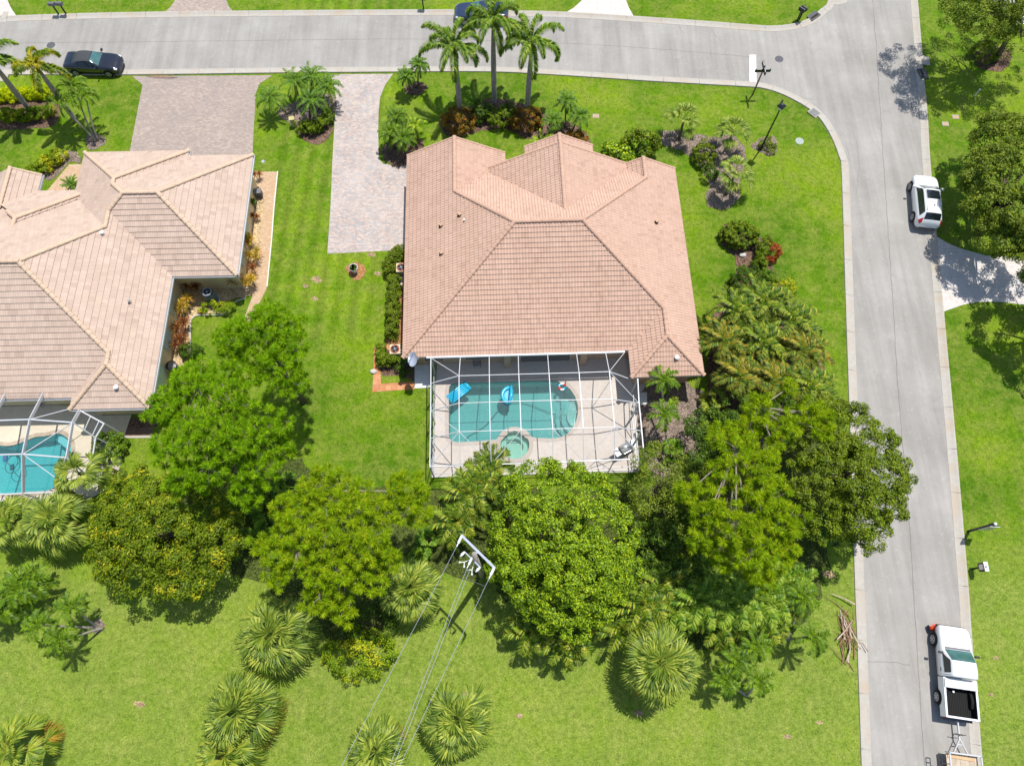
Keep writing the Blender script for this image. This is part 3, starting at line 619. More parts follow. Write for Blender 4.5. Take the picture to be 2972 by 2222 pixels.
# soffit closes the underside of the eaves
sheet('soffit', [[ML(x, y) for x, y in [(0, 0), (15.05, 0), (15.05, -1.95), (X, -1.95), (X, 14.6), (15.3, 14.3), (7.3, 14.3), (7.3, 16.4), (0, 16.4)]]], 2.66, 'white_concrete', mh)
mb = MB()  # gable end infills
for xa, xb, zr, y in [(0.4, 6.9, 2.8+3.65*PITCH, 15.9), (6.2, 16.1, 2.8+6.38*PITCH, 14.1), (8.9, 13.4, 2.8+5.9*PITCH, 15.0)]:
    xm = (xa+xb)/2; zl = zr-(xb-xa)/2*PITCH
    mb.add([ML(xa, y, 2.5), ML(xb, y, 2.5), ML(xb, y, zl-.05), ML(xm, y, zr-.06), ML(xa, y, zl-.05)], [(0, 1, 2, 3, 4)])
mb.build('gable_wall', 'stucco_tan', mh)
mb = MB(); mb.box(ML(.50, 10.6, 1.2), (.03, 2.45, 1.15), mainY); gd = mb.build('garage_door', 'white_concrete', mh)
for x0, x1 in ((1.2, 2.6), (4.0, 5.8)):
    w1 = MB().box(ML((x0+x1)/2, .58, 1.4), ((x1-x0)/2, .04, .6), mainY).build('window', 'white_metal', mh)
    MB().box(ML((x0+x1)/2, .535, 1.4), ((x1-x0)/2-.06, .01, .54), mainY).build('pane', 'glass_dark', w1)
sl_ = MB().box(ML(9.6, .58, 1.15), (1.8, .04, 1.1), mainY).build('sliding_door', 'white_metal', mh); MB().box(ML(9.6, .53, 1.15), (1.72, .012, 1.02), mainY).build('pane', 'glass_dark', sl_)
for p in (6.95, 12.2): MB().box(ML(p, .35, 1.35), (.22, .22, 1.38), mainY).build('column', 'stucco_tan', mh)
def vent(p, k, parent, s=1.):
    if k == 'hood':
        v = MB().lathe(p+Vector((0, 0, -.06)), [(.12*s, 0), (.12*s, .16*s)], 10).build('vent_pipe', 'dark_gap', parent)
        MB().box(p+Vector((.04*s, .04*s, .19*s)), (.10*s, .09*s, .03*s), .6).build('vent_hood', 'stucco_tan', v)
    elif k == 'pipe': v = MB().lathe(p+Vector((0, 0, -.06)), [(.06*s, 0), (.06*s, .30*s)], 10).build('vent_pipe', 'silver', parent)
    elif k == 'white':
        v = MB().lathe(p+Vector((0, 0, -.06)), [(.12*s, 0), (.12*s, .28*s)], 12).build('vent_pipe', 'float_white', parent); MB().lathe(p+Vector((0, 0, .2*s)), [(.17*s, 0), (.17*s, .08*s), (.05*s, .14*s)], 12).build('vent_cap', 'float_white', v)
def onroof(x, y, zf, it=6):
    return x
def hitD(x, y, plane):  # point of a roof plane seen at D(x,y): solve z by iteration
    z = 4.
    for _ in range(25): p = D(x, y, z); z = plane(p)
    return p
def locM(p): d = p-mainO; d.rotate(Matrix.Rotation(-mainY, 3, 'Z')); return d
def locN(p): d = p-nbO; d.rotate(Matrix.Rotation(-nbY, 3, 'Z')); return d
plW = lambda p: 2.8+PITCH*locM(p).x
plE = lambda p: 2.8+PITCH*(X-locM(p).x)
plS = lambda p: 2.8+PITCH*(locM(p).y+1.95)
vent(hitD(952, 490, plW), 'hood', mh, 1.1); vent(hitD(992, 467, plW), 'hood', mh, 1.1); vent(hitD(1003, 478, plW), 'pipe', mh); vent(hitD(953, 550, plW), 'hood', mh, 1.1)
vent(hitD(1417, 482, plE), 'hood', mh, 1.2); vent(hitD(1461, 774, plS), 'white', mh, .9)
# satellite dish on the south-west corner of the eave
dh = empty('satellite_dish', (0, 0, 0), 'pale grey satellite dish at the pool-side corner of the salmon roof', 'satellite dish')
p0 = D(898, 778, 2.95); MB().tube([ML(1.05, .2, 2.75), ML(1.05, -.1, 2.8), p0], .03, 8).build('mast', 'grey_metal', dh)
mb = MB(); b = []
nr = Vector((-.35, -.25, .75)).normalized(); ux = nr.cross(Vector((0, 1, .4))).normalized(); uy = nr.cross(ux)
c0 = D(893, 776, 3.15); rings = 6; V = [c0]; F = []
for i in range(1, rings+1):
    for k in range(24): a = 2*PI*k/24; r = .44*i/rings; V.append(c0+ux*math.cos(a)*r*.82+uy*math.sin(a)*r*1.1+nr*(.12*(i/rings)**2))
for k in range(24): F.append((0, 1+k, 1+(k+1) % 24))
for i in range(rings-1):
    for k in range(24): a = 1+i*24+k; b2 = 1+i*24+(k+1) % 24; F.append((a, a+24, b2+24, b2))
mk('dish', V, F, 'galv', dh, True)
MB().tube([c0-uy*.42, c0+nr*.45-uy*.15, c0+nr*.5], .02, 6).build('arm', 'grey_metal', dh); MB().box(c0+nr*.5, (.05, .09, .05)).build('receiver', 'float_white', dh)
# --- neighbour's house
nh = empty('house', (0, 0, 0), 'house with the pale beige tile roof and yellow stucco walls at the left edge', 'house')
nf = [
 ([(.05, 0), (.05, 9.64), (-4, 13.7), (-4, 12.45), (-7.8, 8.65), (-2.52, 3.37), (-2.52, 2.57)], (.05, 0), E_, 2.8),
 ([(-5.1, 0), (.05, 0), (-2.52, 2.57)], (0, 0), S_, 2.8),
 ([(-5.1, 0), (-2.52, 2.57), (-2.52, 3.37), (-5.1, .8)], (-5.1, 0), W_, 2.8),
 ([(-16, .8), (-5.1, .8), (-2.52, 3.37), (-7.8, 8.65), (-16, 8.65)], (0, .8), S_, 2.8),
 ([(-16, 8.65), (-7.8, 8.65), (-4, 12.45), (-8.0, 16.45), (-16, 16.45)], (0, 16.5), N_, 2.8),
 ([(.05, 9.64), (4.55, 9.64), (-.58, 14.77), (-2.95, 14.77), (-4, 13.7)], (0, 9.64), S_, 2.8),
 ([(4.55, 9.64), (4.55, 19.9), (-.58, 14.77)], (4.55, 0), E_, 2.8),
 ([(4.55, 19.9), (-.3, 19.9), (-4.18, 16.02), (-2.95, 14.77), (-.58, 14.77)], (0, 19.9), N_, 2.8),
 ([(-.3, 19.9), (-.3, 20.4), (-4.18, 16.5), (-4.18, 16.02)], (-.3, 0), E_, 2.8),
 ([(-8.08, 20.4), (-4.18, 16.5), (-.3, 20.4)], (0, 20.4), N_, 2.8),
 ([(-8.08, 20.4), (-8.08, 16.5), (-4, 12.42), (-4, 13.7), (-2.95, 14.77), (-4.18, 16.02), (-4.18, 16.5)], (-8.08, 0), W_, 2.8),
 ([(-6.95, 17.0), (-6.95, 16.6), (-10.7, 12.85), (-10.5, 13.45)], (-6.95, 0), E_, 2.8),
 ([(-6.95, 17.0), (-10.5, 13.45), (-11.3, 14.25), (-12.6, 15.25), (-10.85, 17.0)], (0, 17.0), N_, 2.8),
 ([(-10.85, 18.45), (-10.85, 16.9), (-12.6, 15.15), (-12.6, 18.45)], (-10.85, 0), E_, 2.8),
 ([(-12.6, 18.45), (-12.6, 14.8), (-14.4, 14.8), (-14.4, 18.45)], (-14.35, 0), W_, 2.8)]
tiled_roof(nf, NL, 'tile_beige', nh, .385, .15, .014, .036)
H = lambda d: 2.8+PITCH*d
for a, b in [((.05, 0, H(0)), (-2.52, 2.57, H(2.57))), ((-5.1, 0, H(0)), (-2.52, 2.57, H(2.57))), ((-2.52, 2.5, H(2.57)), (-2.52, 3.4, H(2.57))), ((-2.52, 3.37, H(2.57)), (-7.8, 8.65, H(7.85))), ((-7.7, 8.65, H(7.85)), (-16, 8.65, H(7.85))),
             ((-4, 12.45, H(4.05)), (-7.8, 8.65, H(7.85))), ((-4, 13.75, H(4.05)), (-4, 12.4, H(4.05))), ((-4, 13.7, H(4.06)), (-2.95, 14.77, H(5.13))), ((-2.95, 14.77, H(5.13)), (-.58, 14.77, H(5.13))), ((4.55, 9.64, H(0)), (-.58, 14.77, H(5.13))), ((4.55, 19.9, H(0)), (-.58, 14.77, H(5.13))),
             ((-4.18, 16.0, H(3.9)), (-2.95, 14.77, H(5.13))), ((-4.18, 16.0, H(3.9)), (-4.18, 16.5, H(3.9))), ((-.3, 20.4, H(0)), (-4.18, 16.5, H(3.9))), ((-8.08, 20.4, H(0)), (-4.18, 16.5, H(3.9))), ((-6.95, 17.0, H(0)), (-10.5, 13.45, H(3.55))), ((-10.5, 13.5, H(3.55)), (-10.55, 12.7, H(3.6))), ((-11.5, 14.3, H(2.7)), (-10.5, 13.45, H(3.55))), ((-12.6, 18.45, H(1.75)), (-12.6, 14.9, H(1.75)))]:
    caps(NL(a[0], a[1], a[2]+C_), NL(b[0], b[1], b[2]+C_), 'cap_beige', nh, .145, .4)
for a, b in [((.05, 9.64), (.05, 0)), ((4.55, 9.64), (.15, 9.64)), ((4.55, 19.9), (4.55, 9.6)), ((.05, 0), (-5.1, 0)), ((-5.1, .8), (-16, .8)), ((-10.85, 18.45), (-10.85, 16.9)), ((-.3, 20.4), (-.3, 19.9))]:
    gutter(NL(b[0], b[1], 2.78), NL(a[0], a[1], 2.78), nh)
caps(NL(-10.85, 18.42, 2.84), NL(-12.6, 18.42, 3.73), 'cap_beige', nh, .09)
wallring([(-.5, .55), (-.5, 10.2), (4.0, 10.2), (4.0, 19.3), (-.9, 19.3), (-.9, 19.8), (-7.5, 19.8), (-7.5, 16.0), (-10.3, 16.0), (-11.4, 17.9), (-15.4, 17.9), (-15.4, 1.35), (-4.6, 1.35), (-4.6, .55)], NL, -.1, 2.9, 'stucco_yellow', nh)
sheet('soffit', [[NL(x, y) for x, y in [(.05, 0), (.05, 9.64), (4.55, 9.64), (4.55, 19.9), (-.3, 19.9), (-.3, 20.3), (-8.0, 20.3), (-8.0, 16.4), (-10.8, 16.4), (-10.8, 18.4), (-16, 18.4), (-16, .8), (-5.1, .8), (-5.1, 0)]]], 2.66, 'white_concrete', nh)
for y0, y1 in ((7.6, 9.2), (4.9, 6.3), (2.0, 3.6)):
    f_ = MB().box(NL(-.48, (y0+y1)/2, 1.35), (.04, (y1-y0)/2, .7), nbY).build('window', 'white_metal', nh); MB().box(NL(-.435, (y0+y1)/2, 1.35), (.012, (y1-y0)/2-.07, .63), nbY).build('shutter', 'shutter', f_)
for y0, y1 in ((11.5, 12.4), (14.0, 15.2)):
    f_ = MB().box(NL(4.02, (y0+y1)/2, 1.35), (.04, (y1-y0)/2, .7), nbY).build('window', 'white_metal', nh); MB().box(NL(4.065, (y0+y1)/2, 1.35), (.012, (y1-y0)/2-.07, .63), nbY).build('shutter', 'shutter', f_)
for px, py, ang in ((-.44, 10.1, 0), (4.05, 10.12, 0), (4.06, 13.2, 0)): MB().tube([NL(px+.4 if px > 0 else px, py, 2.7), NL(px, py, 2.4), NL(px, py, .2), NL(px+.25, py, .08)], .045, 6).build('downspout', 'white_metal', nh)
nE = lambda p: 2.8+PITCH*(.05-locN(p).x); nS = lambda p: 2.8+PITCH*locN(p).y
vent(hitD(223, 505, nE), 'white', nh, .8); vent(hitD(283, 653, nE), 'pipe', nh, 1.5); vent(hitD(254, 838, nS), 'white', nh, .9)
# the edge of the house off the top right corner is only its pale slab; nothing of the building shows

# ------------------------------------------------------------ pools
def pool_outline():
    L = [Z1(x, y) for x, y in [(240, 400), (246, 372), (262, 350), (300, 335)]]+[Z1(500, 330), Z1(800, 322), Z1(1100, 314)]
    L += [Z1(x, y) for x, y in [(1215, 312), (1280, 320), (1345, 348), (1405, 400), (1450, 470), (1474, 545), (1476, 620), (1462, 690), (1432, 755), (1385, 812), (1325, 850), (1260, 866), (1180, 866)]]
    L += [Z1(1070, 858), Z1(1028, 850)]+[Z1(1000, 835), Z1(940, 780), Z1(872, 762), Z1(800, 778), Z1(740, 835), Z1(712, 868)]
    L += [Z1(690, 876), Z1(560, 890), Z1(400, 900), Z1(310, 902), Z1(278, 893), Z1(252, 870), Z1(241, 835), Z1(240, 700), Z1(240, 550)]
    return L
PO = pool_outline()
def offloop(L, d):
    n = len(L); out = []; ar = sum(L[i].x*L[(i+1) % n].y-L[(i+1) % n].x*L[i].y for i in range(n)); s = 1 if ar < 0 else -1
    for i in range(n):
        t = (L[(i+1) % n]-L[i-1]).normalized(); out.append(L[i]+Vector((-t.y, t.x, 0))*d*s)
    return out
spaC = Z1(872, 928); spaR = (Z1(1010, 928)-Z1(735, 928)).length/2
def circ(c, r, n=40): return [Vector((c.x+r*math.cos(2*PI*i/n), c.y+r*math.sin(2*PI*i/n), 0)) for i in range(n)]
def densify(L, step=.4):
    out = []; n = len(L)
    for i in range(n):
        a, b = L[i], L[(i+1) % n]; k = max(1, int((b-a).length/step)); out += [a.lerp(b, j/k) for j in range(k)]
    return out
ZD = .06
dk = [ML(.0, .62), ML(1.9, .62), ML(1.9, .62)]
deckL = [Z1(78, 130), Z1(70, 1240), Z1(2062, 1186), Z1(2040, 500), ML(16.6, -1.4), ML(15.6, -1.4), ML(15.6, .62), ML(1.9, .62)]
deckL[0] = ML(2.0, .60); deckL[-1] = ML(2.6, .60)
POo = PO
# deck with the pool and spa cut out as one opening
hole = [p for p in POo]
sheet('pool_deck', [deckL, POo, circ(spaC, spaR)], ZD, 'deck', thick=.12)
def band(L, d, z, mat, name, parent, n_=.16, h=.03):
    """coping of small cut bricks round an outline"""
    L = densify(L, .17); O = offloop(L, d); mb = MB(); n = len(L)
    for i in range(n):
        j = (i+1) % n; a, b, c, e = L[i], L[j], O[j], O[i]; m = (a+b+c+e)/4
        q = [m+(p-m)*.95 for p in (a, b, c, e)]
        V = [Vector((p.x, p.y, z)) for p in q]+[Vector((p.x, p.y, z+h)) for p in q]
        mb.add(V, [(4, 5, 6, 7), (0, 1, 5, 4), (1, 2, 6, 5), (2, 3, 7, 6), (3, 0, 4, 7)])
    return mb.build(name, mat, parent)
pl = empty('swimming_pool', (0, 0, 0), 'kidney-ended turquoise swimming pool with round spa inside the large white screened cage', 'pool')
def basin(L, z0, z1, mat, name, parent):
    n = len(L); o = sheet(name, [L], z1, mat, parent)
    V = [Vector((p.x, p.y, z0)) for p in L]+[Vector((p.x, p.y, z1)) for p in L]
    mk('pool_wall', V, [(i, (i+1) % n, n+(i+1) % n, n+i) for i in range(n)], mat, parent)
basin(PO, ZD, -1.25, 'plaster', 'pool_floor', pl)
basin(circ(spaC, spaR), ZD+.01, -.8, 'spa_plaster', 'spa_floor', pl)
sheet('pool_water', [PO], -.06, 'water', pl); sheet('spa_water', [circ(spaC, spaR-.002)], -.02, 'water_spa', pl)
Lc = [p for p in PO]
band(PO, .27, ZD-.02, 'coping', 'coping', pl); band(circ(spaC, spaR, 60), .30, ZD+.005, 'coping', 'spa_coping', pl)
# entry steps in the rounded end, spa seat
for k, (r0, zt) in enumerate(((1.5, -.95), (1.12, -.65), (.74, -.38))):
    c = Z1(1478, 640); L = [c+Vector((r0*math.cos(a), r0*math.sin(a)*1.15, 0)) for a in [math.radians(95+i*170/14) for i in range(15)]]
    L = [Vector((min(p.x, 99), p.y, 0)) for p in L]
    n = len(L); V = [Vector((p.x, p.y, zt)) for p in L]+[Vector((p.x, p.y, -1.25)) for p in L]
    mk('step', V, [tuple(range(n))]+[(i, n+i, n+i+1, i+1) for i in range(n-1)], 'plaster', pl)
mb = MB(); a0 = circ(spaC, spaR-.01, 32); a1 = circ(spaC, spaR-.38, 32)
mb.add([Vector((p.x, p.y, -.42)) for p in a0]+[Vector((p.x, p.y, -.42)) for p in a1]+[Vector((p.x, p.y, -.8)) for p in a1], [(i, (i+1) % 32, 32+(i+1) % 32, 32+i) for i in range(32)]+[(32+i, 32+(i+1) % 32, 64+(i+1) % 32, 64+i) for i in range(32)]); mb.build('spa_seat', 'spa_plaster', pl)
# things in the main pool
def airbed():
    t = empty('pool_float', Z1(340, 425, -.04), 'turquoise ribbed air mattress floating near the upper left pool wall', 'pool float', rz=math.radians(41))
    mb = MB(); L = 1.85
    for i in range(5): y = -.3+i*.15; mb.tube([(-L/2, y, .06), (-L/2+.05, y, .08), (L/2-.35, y, .08), (L/2-.3, y, .06)], [.05, .075, .075, .05], 8)
    mb.build('mattress', 'float_blue', t, True); MB().tube([(L/2-.2, -.36, .10), (L/2-.2, .36, .10)], .12, 10).build('pillow', 'float_blue', t, True)
airbed()
def lounge():
    t = empty('pool_float', Z1(822, 455, -.04), 'bright blue horseshoe lounge float in the middle of the pool', 'pool float', rz=math.radians(-4))
    MB().torus((0, 0, .1), .50, .14, 24, 8, PI/2, 3*PI/2, 1.1).build('ring', 'float_blue', t, True)
    MB().tube([(.02, -.62, .12), (.12, 0, .16), (.04, .68, .12)], .12, 10).build('backrest', 'float_blue', t, True)
    MB().box((-.08, 0, .03), (.3, .4, .02)).build('seat', 'float_blue', t)
lounge()
t = empty('pool_float', Z1(1325, 373, -.04), 'small red, white and blue swim ring floating by the upper right pool wall', 'swim ring')
for i in range(6):
    MB().torus((0, 0, .06), .22, .09, 5, 8, i*PI/3, (i+1)*PI/3).build('panel', ['float_red', 'float_white', 'float_blue'][i % 3], t, True)
def hose(L, name, label, mat, z, r=.02):
    o = MB().tube([Vector((p.x, p.y, z)) for p in catmull(L, 6)], r, 6).build(name, mat); tag(o, label, 'hose')
t = empty('pool_cleaner', Z1(1315, 590, -1.15), 'small blue suction pool cleaner at the foot of the pool steps', 'pool cleaner')
MB().box((0, 0, .08), (.16, .12, .06), .5).build('body', 'hose_blue', t); MB().lathe((0, 0, .12), [(.07, 0), (.05, .1)], 10).build('collar', 'hose_blue', t)
hose([Z1(1315, 590), Z1(1230, 575), Z1(1120, 530), Z1(1000, 485), Z1(880, 470), Z1(760, 500), Z1(660, 610), Z1(600, 680), Z1(520, 740), Z1(430, 790), Z1(390, 830)], 'cleaner_hose', 'pale hose of the pool cleaner snaking across the main pool floor', 'pool_grey', -1.1, .022)
# --- screen cages
def bar_(name, a, b, w1, parent, mat='white_metal', w2=None): return MB().bar(a, b, w1, w2 or w1*1.4).build(name, mat, parent)
def panel(V, parent): return mk('screen', V, [tuple(range(len(V)))], 'screen_mesh', parent)
cg = empty('pool_cage', (0, 0, 0), 'white aluminium screened pool cage with a raised centre behind the salmon-roofed house', 'pool cage')
ZW, ZR = 2.85, 3.95
cols = [[Z1(x, y, ZR) for x, y in c] for c in [((338, 265), (338, 527), (340, 800)), ((628, 258), (631, 518), (636, 792)), ((910, 250), (922, 508), (932, 783)), ((1200, 243), (1217, 500), (1236, 773)), ((1488, 235), (1508, 494), (1528, 765)), ((1778, 225), (1803, 488), (1828, 757))]]
tN = [Z1(x, y, ZW) for x, y in ((350, 92), (627, 82), (905, 74), (1186, 62), (1463, 52), (1742, 44))]
tS = [Z1(x, y, ZW) for x, y in ((348, 1125), (646, 1114), (940, 1104), (1238, 1093), (1532, 1083), (1828, 1070))]
tW = [Z1(x, y, ZW) for x, y in ((68, 95), (68, 338), (66, 598), (62, 865), (58, 1135))]
tE = [Z1(x, y, ZW) for x, y in ((1925, 40), (1955, 290), (2050, 300), (2062, 528), (2088, 792), (2112, 1060))]
B = .05
for c, n_, s_ in zip(cols, tN, tS):
    bar_('beam', n_, c[0], B, cg); bar_('beam', c[0], c[1], B, cg); bar_('beam', c[1], c[2], B, cg); bar_('beam', c[2], s_, B, cg); bar_('post', s_, Vector((s_.x, s_.y, ZD)), B, cg)
for i in range(5):
    for r in range(3): bar_('purlin', cols[i][r], cols[i+1][r], .035, cg)
for r in range(3): bar_('purlin', tW[r+1], cols[0][r], .05, cg)
bar_('purlin', cols[5][0], tE[1], .05, cg); bar_('purlin', cols[5][1], tE[3], .05, cg); bar_('purlin', cols[5][2], tE[4], .05, cg)
for a, b in ((tW[0], cols[0][0]), (tW[2], cols[0][2]), (tW[4], cols[0][2]), (cols[0][2], tS[1]), (tE[0], cols[5][0]), (cols[5][0], tE[3]), (cols[5][2], tE[5]), (cols[5][2], tS[5]+(tS[4]-tS[5])*.0) if False else (cols[5][2], tS[4]), (cols[3][2], tS[4]), (cols[2][2], tS[1])): bar_('brace', a, b, .035, cg)
for i in range(4): bar_('beam', tW[i], tW[i+1], .06, cg)
for a, b in ((tW[4], tS[0]), (tS[0], tS[1]), (tS[1], tS[2]), (tS[2], tS[3]), (tS[3], tS[4]), (tS[4], tS[5]), (tS[5], tE[5]), (tE[5], tE[4]), (tE[4], tE[3]), (tE[3], tE[2])): bar_('beam', a, b, .06, cg)
bar_('gutter', tW[0]+Vector((-.3, .02, 0)), tE[0]+Vector((0, .02, 0)), .12, cg)
g = lambda p: Vector((p.x, p.y, ZD))
for p in tW+tE[2:]: bar_('post', p, g(p), .08, cg)
for a, b in [(tW[i], tW[i+1]) for i in range(4)]+[(tE[i], tE[i+1]) for i in (2, 3, 4)]+[(tW[4], tS[0])]+[(tS[i], tS[i+1]) for i in range(5)]+[(tS[5], tE[5])]:
    h = lambda p, z: Vector((p.x, p.y, z)); bar_('rail', h(a, .95), h(b, .95), .04, cg, w2=.05); bar_('rail', h(a, ZD+.04), h(b, ZD+.04), .05, cg, w2=.06)
    panel([h(a, ZD), h(b, ZD), h(b, ZW), h(a, ZW)], cg)
for i in (1, 3): bar_('brace', g(tW[i]), tW[i+1], .035, cg); 
bar_('brace', tE[3], g(tE[4]), .035, cg); bar_('brace', tE[5], g(tE[4]), .035, cg); bar_('brace', g(tS[4]), tS[5], .035, cg)
for i in range(5):
    panel([tN[i], tN[i+1], cols[i+1][0], cols[i][0]], cg); panel([cols[i][2], cols[i+1][2], tS[i+1], tS[i]], cg)
    for r in range(2): panel([cols[i][r], cols[i+1][r], cols[i+1][r+1], cols[i][r+1]], cg)
panel([tW[0], tN[0], cols[0][0], tW[1]], cg); panel([tW[1], cols[0][0], cols[0][1], tW[2]], cg); panel([tW[2], cols[0][1], cols[0][2], tW[3]], cg); panel([tW[3], cols[0][2], tS[0], tW[4]], cg)
panel([tN[5], tE[0], tE[1], cols[5][0]], cg); panel([cols[5][0], tE[1], tE[2], tE[3], cols[5][1]], cg); panel([cols[5][1], tE[3], tE[4], cols[5][2]], cg); panel([cols[5][2], tE[4], tE[5], tS[5]], cg)
# grill
t = empty('grill', Z1(1915, 985, ZD), 'stainless barbecue grill with side shelf in the lower right corner of the cage', 'grill', rz=math.radians(30))
MB().box((0, 0, .42), (.38, .26, .36)).build('cabinet', 'black_metal', t)
mb = MB(); n = 12
for s_ in (-1, 1):
    mb.v += [Vector((s_*.4, .3*math.cos(PI*k/n), .80+.24*math.sin(PI*k/n))) for k in range(n+1)]
mb.f += [(k, k+1, n+2+k, n+1+k) for k in range(n)]+[tuple(range(n+1)), tuple(range(2*n+1, n, -1))]
hd = mb.build('lid', 'silver', t, True); MB().tube([(-.3, -.33, .86), (.3, -.33, .86)], .02, 6).build('handle', 'silver', hd)
for s_ in (-1, 1): MB().box((s_*.62, 0, .78), (.2, .26, .02)).build('side_shelf', 'grey_metal', t)
for x in (-.3, .3):
    for y in (-.2, .2): MB().tube([(x, y, .07), (x, y, .0)], .04, 8).build('wheel', 'tyre', t)
# chairs by the lanai wall
def chair(p, rz_, label):
    t = empty('patio_chair', p, label, 'chair', rz=rz_)
    MB().box((0, 0, .42), (.26, .26, .03)).build('seat', 'pool_grey', t); MB().box((0, .27, .72), (.26, .03, .3), M=Matrix.Rotation(-.15, 3, 'X')).build('backrest', 'pool_grey', t)
    for x in (-.24, .24):
        for y in (-.24, .24): MB().tube([(x, y, 0), (x, y, .42)], .018, 6).build('leg', 'black_metal', t)
        MB().bar((x*1.1, -.24, .62), (x*1.1, .26, .62), .05, .03).build('armrest', 'black_metal', t)
chair(Z1(513, 160, ZD), .1, 'dark patio chair against the shaded house wall inside the large cage')
# --- neighbour's pool
POn = [Z2(x, y) for x, y in ((-700, 1450), (-700, 1000), (-300, 800), (-100, 850), (100, 875), (250, 850), (400, 790), (520, 745), (640, 735), (740, 715), (810, 700), (880, 695), (940, 725), (1000, 775), (1040, 860), (1040, 1000), (1000, 1150), (930, 1300), (820, 1440), (700, 1520), (400, 1540), (0, 1560))]
POn = catmull(POn, 3, True)
nd = [NL(-15, 1.3), NL(-4.6, 1.3), NL(-4.6, .5), NL(-2.6, .5)]+[Z2(1515, 545, 2.6), Z2(1392, 748, 2.6), Z2(1300, 1330, 2.6), Z2(880, 1560, 2.6), Z2(-700, 1620, 2.6)]
sheet('pool_deck', [nd, POn], ZD, 'deck_cream', thick=.12)
npl = empty('swimming_pool', (0, 0, 0), 'bright turquoise free-form pool under the neighbour\'s cage at the left edge', 'pool')
basin(POn, ZD, -1.2, 'plaster_bright', 'pool_floor', npl); sheet('pool_water', [POn], -.06, 'water_bright', npl)
band(POn, .28, ZD-.02, 'wood', 'coping', npl, )
c = Z2(930, 800, 0); MB().box((c.x, c.y, -.75), (.75, .3, .45), -.6).build('ledge', 'float_white', npl)
hose([Z2(-60, 1000), Z2(60, 890), Z2(160, 880), Z2(190, 960), Z2(120, 1040), Z2(60, 1180), Z2(130, 1260), Z2(260, 1200), Z2(270, 1060), Z2(200, 960), Z2(250, 1080), Z2(180, 1190), Z2(90, 1100)], 'cleaner_hose', 'coiled grey cleaner hose in the neighbour\'s bright pool', 'pool_grey', -.09, .025)
t = empty('pool_cleaner', Z2(85, 1050, -.1), 'blue pool cleaner unit floating beside the coiled hose at the left edge', 'pool cleaner'); MB().box((0, 0, .05), (.13, .2, .08), .2).build('body', 'hose_blue', t); MB().lathe((0, 0, .1), [(.07, 0), (.05, .1)], 10).build('collar', 'pool_grey', t)
ng = empty('pool_cage', (0, 0, 0), 'neighbour\'s white screened pool cage with deep roof beams at the left edge', 'pool cage')
zr, zw = 4.1, 2.6
A = Z2(440, 485, zr); Bn = Z2(1060, 530, zr); Cn = Z2(335, 990, zr); Dn = Z2(970, 1040, zr); A0 = Z2(-130, 505, zr); C0 = Z2(-290, 1005, zr)
nN = [Z2(x, y, 2.85) for x, y in ((90, 112), (640, 98))]; nc = Z2(1005, 335, 2.85); n2 = Z2(1160, 352, 2.85)
Q0 = Z2(1515, 545, zw); Q1 = Z2(1392, 748, zw); Q2 = Z2(1300, 1330, zw); Q0.z = zw; S1 = Z2(340, 1560, zw); S0 = Z2(-320, 1590, zw); S2 = Z2(860, 1540, zw)
def bigbeam(a, b): return MB().bar(a, b, .06, .22).build('beam', 'white_metal', ng)
for a, b in ((nN[1], A), (A, Cn), (Cn, S1), (nN[0], A0), (A0, C0), (C0, S0), (n2, Bn), (Bn, Dn), (Dn, S2)): bigbeam(a, b)
for a, b in ((A0, A), (A, Bn), (C0, Cn), (Cn, Dn), (Bn, Q1), (Dn, Q2), (Q1, Q2), (Q2, S2), (S0, S1), (S1, S2), (n2, Q0), (Q0, Q1)): MB().bar(a, b, .08, .08).build('purlin', 'white_metal', ng)
for a, b in ((A, nc), (Cn, Bn), (Cn, Dn.lerp(S2, .7)), (Bn.lerp(Q1, .5), n2.lerp(Q0, .45)), (Bn.lerp(Q1, .85), n2.lerp(Q0, .8))): MB().bar(a, b, .045, .05).build('brace', 'white_metal', ng)
for p in (Q0, Q1, Q2, S2, S1, S0): MB().bar(p, Vector((p.x, p.y, ZD)), .08, .08).build('post', 'white_metal', ng)
for V in ([nN[0], nN[1], A, A0], [nN[1], nc, n2, Bn, A], [A0, A, Cn, C0], [A, Bn, Dn, Cn], [C0, Cn, S1, S0], [Cn, Dn, S2, S1], [n2, Q0, Q1, Bn], [Bn, Q1, Q2, Dn], [Dn, Q2, S2]): panel(V, ng)
for a, b in ((Q0, Q1), (Q1, Q2), (Q2, S2), (S2, S1), (S1, S0)): panel([Vector((a.x, a.y, ZD)), Vector((b.x, b.y, ZD)), b, a], ng); bar_('rail', Vector((a.x, a.y, .95)), Vector((b.x, b.y, .95)), .05, ng, w2=.05)
chair(Z2(665, 245, ZD), .5, 'dark chair in the shade under the eave inside the neighbour\'s cage')

# ------------------------------------------------------------ vegetation
def nrmz(a): return a/np.maximum(np.linalg.norm(a, axis=-1, keepdims=True), 1e-9)
def leaf_quads(C, Nn, L, Wd, R):
    """diamond leaves at C with normals Nn"""
    n = len(C); r = R.normal(size=(n, 3)); t = nrmz(np.cross(Nn, r)); b = np.cross(Nn, t)
    l = (L*R.uniform(.6, 1.3, (n, 1))); w_ = Wd*R.uniform(.7, 1.2, (n, 1))
    fold = Nn*(w_*.25)
    V = np.stack([C-t*l*.5, C+b*w_*.5+fold, C+t*l*.5-Nn*l*.12, C-b*w_*.5+fold], 1).reshape(-1, 3)
    return V, np.arange(4*n).reshape(-1, 4)
def shellpts(c, r, n, R, low=-.35):
    d = nrmz(R.normal(size=(int(n*2.2)+8, 3))); d = d[d[:, 2] > low][:n]; return np.array(c)+d*np.array(r)*R.uniform(.82, 1.05, (len(d), 1)), d
